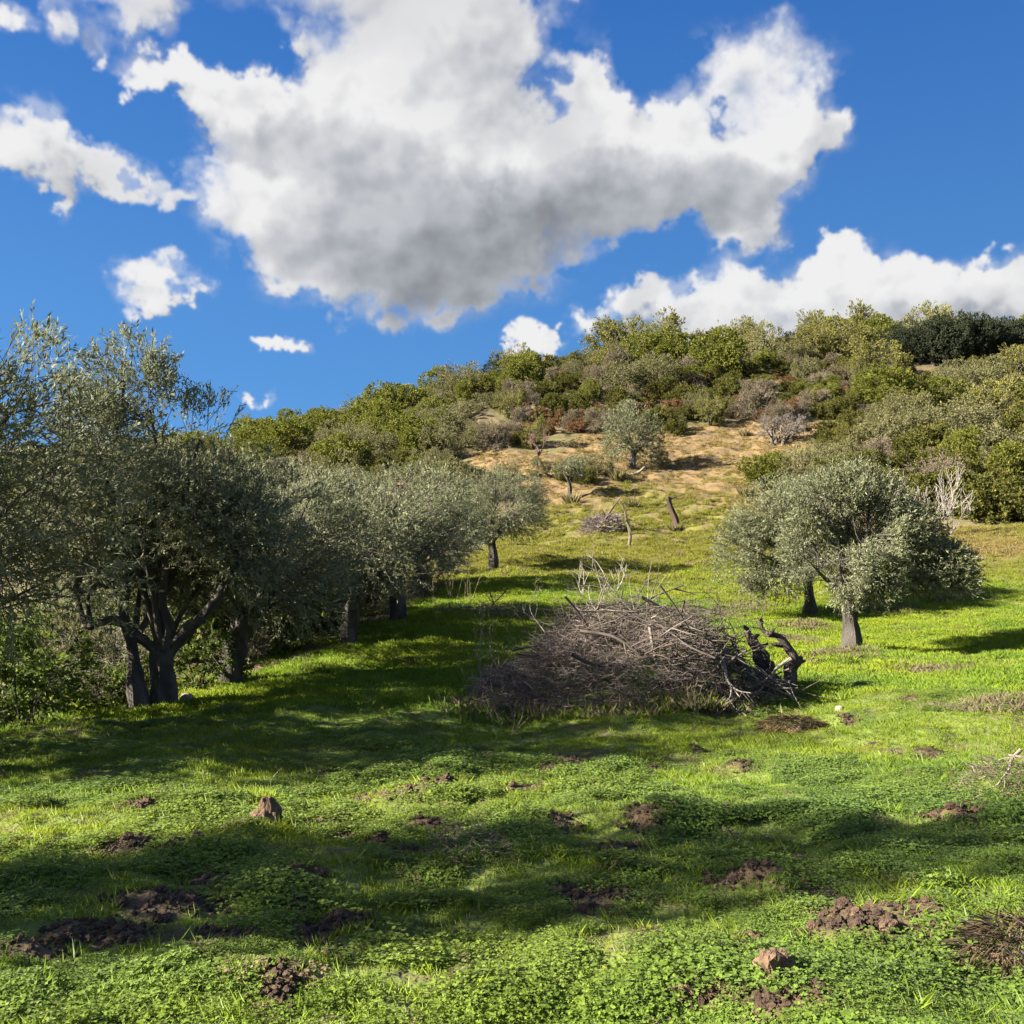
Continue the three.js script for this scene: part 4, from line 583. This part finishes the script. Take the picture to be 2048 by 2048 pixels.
  const l = G(985, 1232), ol = thing('brush_pile', 'flat litter of thin grey branches on the grass beyond the large heap', 'brush pile'); ol.position.copy(l); brushHeap(303, ol, { rx: 1.6, rz: 0.6, hy: 0.28, twigs: 420, thick: 4, len: 0.8, r0: 0.009, tint: [0.18, 0.145, 0.11], foot: (x, z) => height(l.x + x, l.z + z) - l.y });
  const w = G(2030, 1600), ow = thing('brush_pile', 'small tangle of dry twigs in the grass near the tall thin stalks', 'brush pile'); ow.position.copy(w); brushHeap(304, ow, { rx: 0.5, rz: 0.3, hy: 0.32, twigs: 320, thick: 3, len: 0.4, r0: 0.004, tint: [0.15, 0.105, 0.08], foot: (x, z) => height(w.x + x, w.z + z) - w.y });
  const k2 = G(940, 1725), ok = thing('brush_pile', 'dark mound of dead twigs in the shaded grass', 'brush pile'); ok.position.copy(k2); brushHeap(305, ok, { rx: 0.26, rz: 0.2, hy: 0.2, twigs: 220, thick: 0, len: 0.25, r0: 0.003, tint: [0.12, 0.085, 0.065], foot: (x, z) => height(k2.x + x, k2.z + z) - k2.y });
}
// dead standing stalks
{
  const R = rng(66), stalk = (label, u, v, n, hgt, r, spread, col, group) => { const f = G(u, v), g = new Geo(200); for (let k = 0; k < n; k++) { const a = R() * 6.28, q = R() * spread * 0.3, b = V3(Math.cos(a) * q, -0.03, Math.sin(a) * q), e = V3(Math.cos(a) * spread * R(), hgt * (0.6 + 0.5 * R()), Math.sin(a) * spread * R()), m = b.clone().lerp(e, 0.5).addScaledVector(unit(R), 0.06); const P = curve([b, m, e], 6); g.tube(P, taper(6, r, r * 0.4), 4, col, 0, 0, false); for (let j = 0; j < 5; j++) { const s = P[2 + Math.floor(R() * 5)], d = unit(R); d.y = Math.abs(d.y) + 0.3; g.tube([s, s.clone().addScaledVector(d.normalize(), hgt * 0.16)], [r * 0.5, r * 0.25], 3, col, 0, 0, false); } } const o = whole('dry_stalk', label, 'plant', g.build(), twigMat, group); o.position.copy(f); };
  stalk('tall thin dark stalks rising beside the small tangle of dry twigs', 2010, 1585, 5, 0.62, 0.003, 0.25, [0.13, 0.085, 0.06]);
  stalk('single pale dead twig standing in the grass of the shaded meadow', 548, 1575, 1, 0.24, 0.003, 0.06, [0.6, 0.55, 0.42]);
  for (const [u, v, n, h] of [[905, 1200, 6, 1.0], [880, 1215, 4, 0.8], [935, 1205, 4, 1.0], [780, 1245, 5, 0.8], [1010, 1470, 5, 0.5], [960, 1400, 6, 0.8], [985, 1330, 6, 1.0], [960, 1330, 5, 1.1], [1400, 1430, 6, 0.5]]) stalk('pale dry grass stalks standing at the edge of the shade', u, v, n, h, 0.005, 0.4, [0.26, 0.21, 0.125], 'dry stalks around the pile and the row');
}
// clods of turned-up earth
{
  const R = rng(404), clodGeo = [1, 2, 3, 4, 5].map((s) => { const g0 = new THREE.IcosahedronGeometry(1, 5), p = g0.attributes.position, c = new Float32Array(p.count * 3); for (let i = 0; i < p.count; i++) { const x = p.getX(i), y = p.getY(i), z = p.getZ(i), q = 1 + 0.7 * fbm3(x * 1.3 + s * 7, y * 1.3, z * 1.3, 3) + 0.35 * fbm3(x * 4 + s, y * 4, z * 4, 3), v = 0.75 + 0.7 * (0.5 + fbm3(x * 3 + s * 3, y * 3, z * 3, 3)); p.setXYZ(i, x * q, Math.max(-0.5, y * q * 0.8), z * q); c.set([0.125 * v, 0.077 * v, 0.044 * v], i * 3); } g0.setAttribute('color', new THREE.BufferAttribute(c, 3)); const g = new THREE.BufferGeometry(); g.copy(g0); g.computeVertexNormals(); TRIS += p.count / 3; return g; });
  const put = (x, z, s, label, group, k) => { const o = whole('soil_clod', label, 'clod', clodGeo[k ?? Math.floor(R() * 5)], soilMat, group); o.position.set(x, height(x, z) + s * 0.12, z); o.scale.set(s * (0.8 + 0.5 * R()), s * (0.7 + 0.5 * R()), s * (0.8 + 0.5 * R())); o.rotation.y = R() * 6.28; };
  const big = G(1556, 1955); put(big.x, big.z, 0.1, 'largest round clod of brown earth, lying alone in sunlit grass', undefined, 1);
  const spike = G(535, 1650); { const o = whole('soil_clod', 'dark pointed clump of earth standing up from the grass', 'clod', clodGeo[2], soilMat); o.position.set(spike.x, height(spike.x, spike.z) + 0.05, spike.z); o.scale.set(0.11, 0.17, 0.1); }
  for (const q of dug) { const n = 3 + Math.floor(R() * 2); for (let k = 0; k < n; k++) { const a = R() * 6.28, r = q.r * Math.sqrt(R()) * 0.9; put(q.x + Math.cos(a) * r, q.z + Math.sin(a) * r * 0.8, q.r * (0.09 + 0.16 * R() * R()), 'reddish brown clod of turned-up earth in a dug patch of the meadow', 'clods in the dug patches of the meadow'); } }
  // straw mounds
  const straw = (u, v, rx, hy, n, label, tint) => { const f = G(u, v), o = thing('straw_mound', label, 'mound'); o.position.copy(f); const g = new Geo(); for (let k = 0; k < n; k++) { const a = R() * 6.28, q = Math.sqrt(R()), x = Math.cos(a) * q * rx, z = Math.sin(a) * q * rx * 0.7, y = hy * Math.sqrt(Math.max(0, 1 - q * q)) + height(f.x + x, f.z + z) - f.y, d = V3(Math.cos(a) * 0.5 + (R() - 0.5) * 2, 0.25 - q * 0.5 + (R() - 0.5) * 0.4, Math.sin(a) * 0.5 + (R() - 0.5) * 2).normalize(), v2 = 0.6 + 0.7 * R(); g.leaf(V3(x, y, z), d, V3(0, 1, 0).addScaledVector(unit(R), 0.6), rx * (0.25 + 0.3 * R()), 0.004, tint.map((t) => t * v2)); } part(o, 'straw', g.build(), grassMat, true); const m = part(o, 'earth', clodGeo[3], soilMat); m.scale.set(rx * 0.75, hy * 0.75, rx * 0.55); };
  straw(1588, 1462, 0.42, 0.17, 700, 'grassy mound of earth topped with dry straw in front of the gnarled stump', [0.20, 0.135, 0.07]);
  straw(2025, 1925, 0.26, 0.14, 800, 'heap of dry straw and earth in the near grass', [0.19, 0.13, 0.08]);
}
console.log('things', TRIS);

// ───────────────────────── ground cover ─────────────────────────
{
  const R = rng(2024);
  const clump = (seed, n, rad) => { const r = rng(seed), g = new Geo(n * 12); for (let k = 0; k < n; k++) { const a = r() * 6.28, q = Math.sqrt(r()) * rad, x = Math.cos(a) * q, z = Math.sin(a) * q, y = 0.012 + 0.05 * r() * (1 - 0.5 * q / rad), t = r() * 6.28, tl = V3((r() - 0.5) * 1.5, 1, (r() - 0.5) * 1.5).normalize(), s = 0.0072 + 0.0078 * r(), v = 0.75 + 0.5 * r(); for (let j = 0; j < 3; j++) { const b = t + j * 2.1, d = V3(Math.cos(b), (r() - 0.4) * 0.5, Math.sin(b)).normalize(); g.leaf(V3(x, y, z), d, tl, s, s * 0.9, [v, v, v]); } } return g.build(); };
  const tuft = (seed, n, rad, h, w) => { const r = rng(seed), g = new Geo(n * 6); for (let k = 0; k < n; k++) { const a = r() * 6.28, q = Math.sqrt(r()) * rad, t = r() * 6.28, lean = 0.3 + 1.1 * r(), d = V3(Math.cos(t) * lean, 1, Math.sin(t) * lean).normalize(), v = 0.75 + 0.5 * r(), nn = V3(-Math.sin(t), 0.2, Math.cos(t)).addScaledVector(unit(r), 0.6); g.leaf(V3(Math.cos(a) * q, -0.008, Math.sin(a) * q), d, nn, h * (0.45 + 0.75 * r()), w * (0.7 + 0.6 * r()), [v, v, v]); } return g.build(); };
  const mat = new THREE.Matrix4(), qt = new THREE.Quaternion(), sc = V3(1, 1, 1), up = V3(0, 1, 0), nrm = V3(), col = new THREE.Color();
  function cover(name, label, geos, spots) { // spots: [x, z, scale, r, g, b, which]
    geos.forEach((g, gi) => {
      const mine = spots.filter((s) => s[6] === gi); if (!mine.length) return;
      const m = new THREE.InstancedMesh(g, grassMat, mine.length); m.name = numbered(name); m.userData = { kind: 'stuff', label, category: name }; m.castShadow = m.receiveShadow = true;
      mine.forEach((s, i) => { const [x, z, k] = s, e = 0.12, y = height(x, z); nrm.set((height(x - e, z) - height(x + e, z)) / (2 * e), 1, (height(x, z - e) - height(x, z + e)) / (2 * e)).normalize().lerp(up, 0.3).normalize(); qt.setFromUnitVectors(up, nrm).multiply(new THREE.Quaternion().setFromAxisAngle(up, R() * 6.28)); mat.compose(V3(x, y, z), qt, sc.set(k, k * (0.8 + 0.5 * R()), k)); m.setMatrixAt(i, mat); m.setColorAt(i, col.setRGB(s[3], s[4], s[5])); });
      scene.add(m);
    });
  }
  const inPile = (x, z) => Math.hypot((x - PILE.x) / 1.75, (z - PILE.z) / 1.0) < 1;
  const tone = (x, z, kind) => { const n = fbm2(x / 2.6 + 11, z / 2.2, 3), n2 = fbm2(x / 0.6, z / 0.6, 2), v = 0.85 + 0.3 * R(), q = dryness(x, z, 0); let c = kind === 'clover' ? mix3([0.135, 0.225, 0.03], [0.21, 0.285, 0.027], clamp(0.5 + n * 1.2, 0, 1)) : mix3([0.165, 0.265, 0.018], [0.265, 0.33, 0.016], clamp(0.5 + n * 1.1 + n2 * 0.6, 0, 1)); c = mix3(c, [0.235, 0.22, 0.026], q.slope * 0.85); c = mix3(c, [0.29, 0.21, 0.075], q.earth * q.slope * 0.8); if (R() < 0.025 + 0.1 * q.slope) c = [0.24, 0.19, 0.09]; return c.map((a) => a * v); };
  const spread = (d0, d1, n, fn) => { for (let k = 0; k < n; k++) { const d = Math.sqrt(d0 * d0 + (d1 * d1 - d0 * d0) * R()), x = (R() * 2 - 1) * (0.6 * d + 0.9), z = -d; fn(x, z, d); } };
  const A = [], B = [], Cc = [], Dd = [];
  spread(2.3, 16, 64000, (x, z, d) => { const s = dugAt(x, z) + 0.35 * soilAt(x, z) * R(); if (s > 0.45 + 0.4 * R() || inPile(x, z)) return; const grassy = fbm2(x / 1.7 + 3, z / 1.4, 3); if (grassy > 0.02 + 0.3 * R() - smoothstep(d, 6, 13) * 0.5) return; if (fbm2(x / 0.4 + 60, z / 0.4, 2) < -0.22 + 0.1 * R()) return; A.push([x, z, (0.65 + 0.6 * R()) * (0.95 + 0.9 * fbm2(x / 0.5 + 4, z / 0.5, 2)), ...tone(x, z, 'clover'), Math.floor(R() * 3)]); });
  spread(2.3, 19, 62000, (x, z, d) => { const s = dugAt(x, z) + 0.35 * soilAt(x, z) * R(); if (s > 0.3 + 0.5 * R() || inPile(x, z)) return; const grassy = fbm2(x / 1.7 + 3, z / 1.4, 3); if (grassy < -0.1 - 0.3 * R()) { if (R() < 0.55) return; } B.push([x, z, (0.55 + 0.8 * R() * R()) * (1 + 0.8 * fbm2(x / 0.7 + 14, z / 0.6, 2)), ...tone(x, z, 'grass'), Math.floor(R() * 3)]); });
  spread(14, 46, 80000, (x, z, d) => { const y = height(x, z); if (!openAt(x, y, z) || inPile(x, z) || dugAt(x, z) > 0.6) return; if (R() < dryness(x, z, 0).slope * 0.4) return; Cc.push([x, z, 0.7 + 0.7 * R(), ...tone(x, z, 'grass'), Math.floor(R() * 2)]); });
  spread(34, 86, 420000, (x, z, d) => { if (x < -14 - R() * 6 || x > 30) return; const y = height(x, z); if (!openAt(x, y, z)) return; const q = dryness(x, z, 0); if (R() < 0.25 + q.earth * 0.55 || fbm2(x / 0.6, z / 0.45, 2) < -0.16 + 0.3 * R()) return; Dd.push([x, z, 0.55 + 0.8 * R(), ...tone(x, z, 'grass'), Math.floor(R() * 2)]); });
  // weeds grown up along the front of the brush pile
  for (let k = 0; k < 420; k++) { const a = R() * Math.PI, t = 0.75 + 0.35 * R(), x = PILE.x + Math.cos(a) * 1.95 * t - 0.1, z = PILE.z + Math.sin(a) * 1.2 * t; Cc.push([x, z, 1.4 + 2.2 * R() * R(), ...(R() < 0.55 ? tone(x, z, 'grass').map((c) => c * 0.7) : [0.20, 0.165, 0.10]), Math.floor(R() * 2)]); }
  // dry weeds in the grass around the free-standing olives
  for (const [u, v, w] of [[1500, 1215, 1.1], [1610, 1250, 0.9], [1660, 1315, 0.9], [1860, 1345, 0.8], [1580, 1280, 0.8], [1780, 1215, 0.9], [1895, 1195, 0.7], [1960, 1420, 0.5], [1440, 1235, 0.9]]) { const p = G(u, v); for (let k = 0; k < 60; k++) { const x = p.x + (R() + R() - 1) * w, z = p.z + (R() + R() - 1) * w * 0.8, t = 0.7 + 0.5 * R(); Cc.push([x, z, 0.9 + 1.0 * R(), 0.21 * t, 0.165 * t, 0.10 * t, Math.floor(R() * 2)]); } }
  // rank grass on the shaded bank below the olives
  spread(12, 45, 26000, (x, z, d) => { const y = height(x, z); if (openAt(x, y, z) || x > 0) return; if (R() < 0.35) Cc.push([x, z, 0.9 + 0.6 * R(), ...tone(x, z, 'grass'), Math.floor(R() * 2)]); });
  cover('clover', 'low green clover carpeting the near meadow', [clump(1, 72, 0.1), clump(2, 80, 0.11), clump(3, 62, 0.09)], A);
  cover('grass', 'short bright green grass of the near meadow', [tuft(4, 22, 0.07, 0.06, 0.005), tuft(5, 26, 0.09, 0.05, 0.005), tuft(6, 14, 0.05, 0.085, 0.005)], B);
  cover('meadow_grass', 'bright green grass of the meadow towards the slope', [tuft(7, 60, 0.24, 0.065, 0.012), tuft(8, 54, 0.22, 0.08, 0.012)], Cc);
  cover('slope_grass', 'thin yellow-green grass on the open slope', [tuft(9, 24, 0.10, 0.15, 0.022), tuft(10, 30, 0.14, 0.12, 0.022)], Dd);
  // crumbs of soil
  { const g = new THREE.IcosahedronGeometry(1, 1), p = g.attributes.position; for (let i = 0; i < p.count; i++) { const q = 1 + 0.4 * noise3(p.getX(i) * 2, p.getY(i) * 2, p.getZ(i) * 2); p.setXYZ(i, p.getX(i) * q, p.getY(i) * q, p.getZ(i) * q); } const c = new Float32Array(p.count * 3).fill(1); g.setAttribute('color', new THREE.BufferAttribute(c, 3)); g.computeVertexNormals();
    const S = []; for (const q of dug) for (let k = 0; k < 110; k++) { const a = R() * 6.28, r = q.r * 1.25 * Math.sqrt(R()); S.push([q.x + Math.cos(a) * r, q.z + Math.sin(a) * r, (0.006 + 0.03 * R() * R() * R()) * (0.7 + 2 * q.r)]); }
    const m = new THREE.InstancedMesh(g, soilMat, S.length); m.name = 'soil_crumbs'; m.userData = { kind: 'stuff', label: 'loose brown crumbs of soil around the dug patches', category: 'soil' }; m.castShadow = m.receiveShadow = true;
    S.forEach(([x, z, s], i) => { mat.compose(V3(x, height(x, z) + s * 0.4, z), qt.setFromAxisAngle(up, R() * 6), sc.set(s * (0.7 + 0.7 * R()), s * 0.75, s * (0.7 + 0.6 * R()))); m.setMatrixAt(i, mat); const v = 0.55 + 0.95 * R(); m.setColorAt(i, col.setRGB(0.13 * v, 0.08 * v, 0.047 * v)); }); scene.add(m); }
  console.log('cover', A.length, B.length, Cc.length, Dd.length);
}
renderer.render(scene, camera);
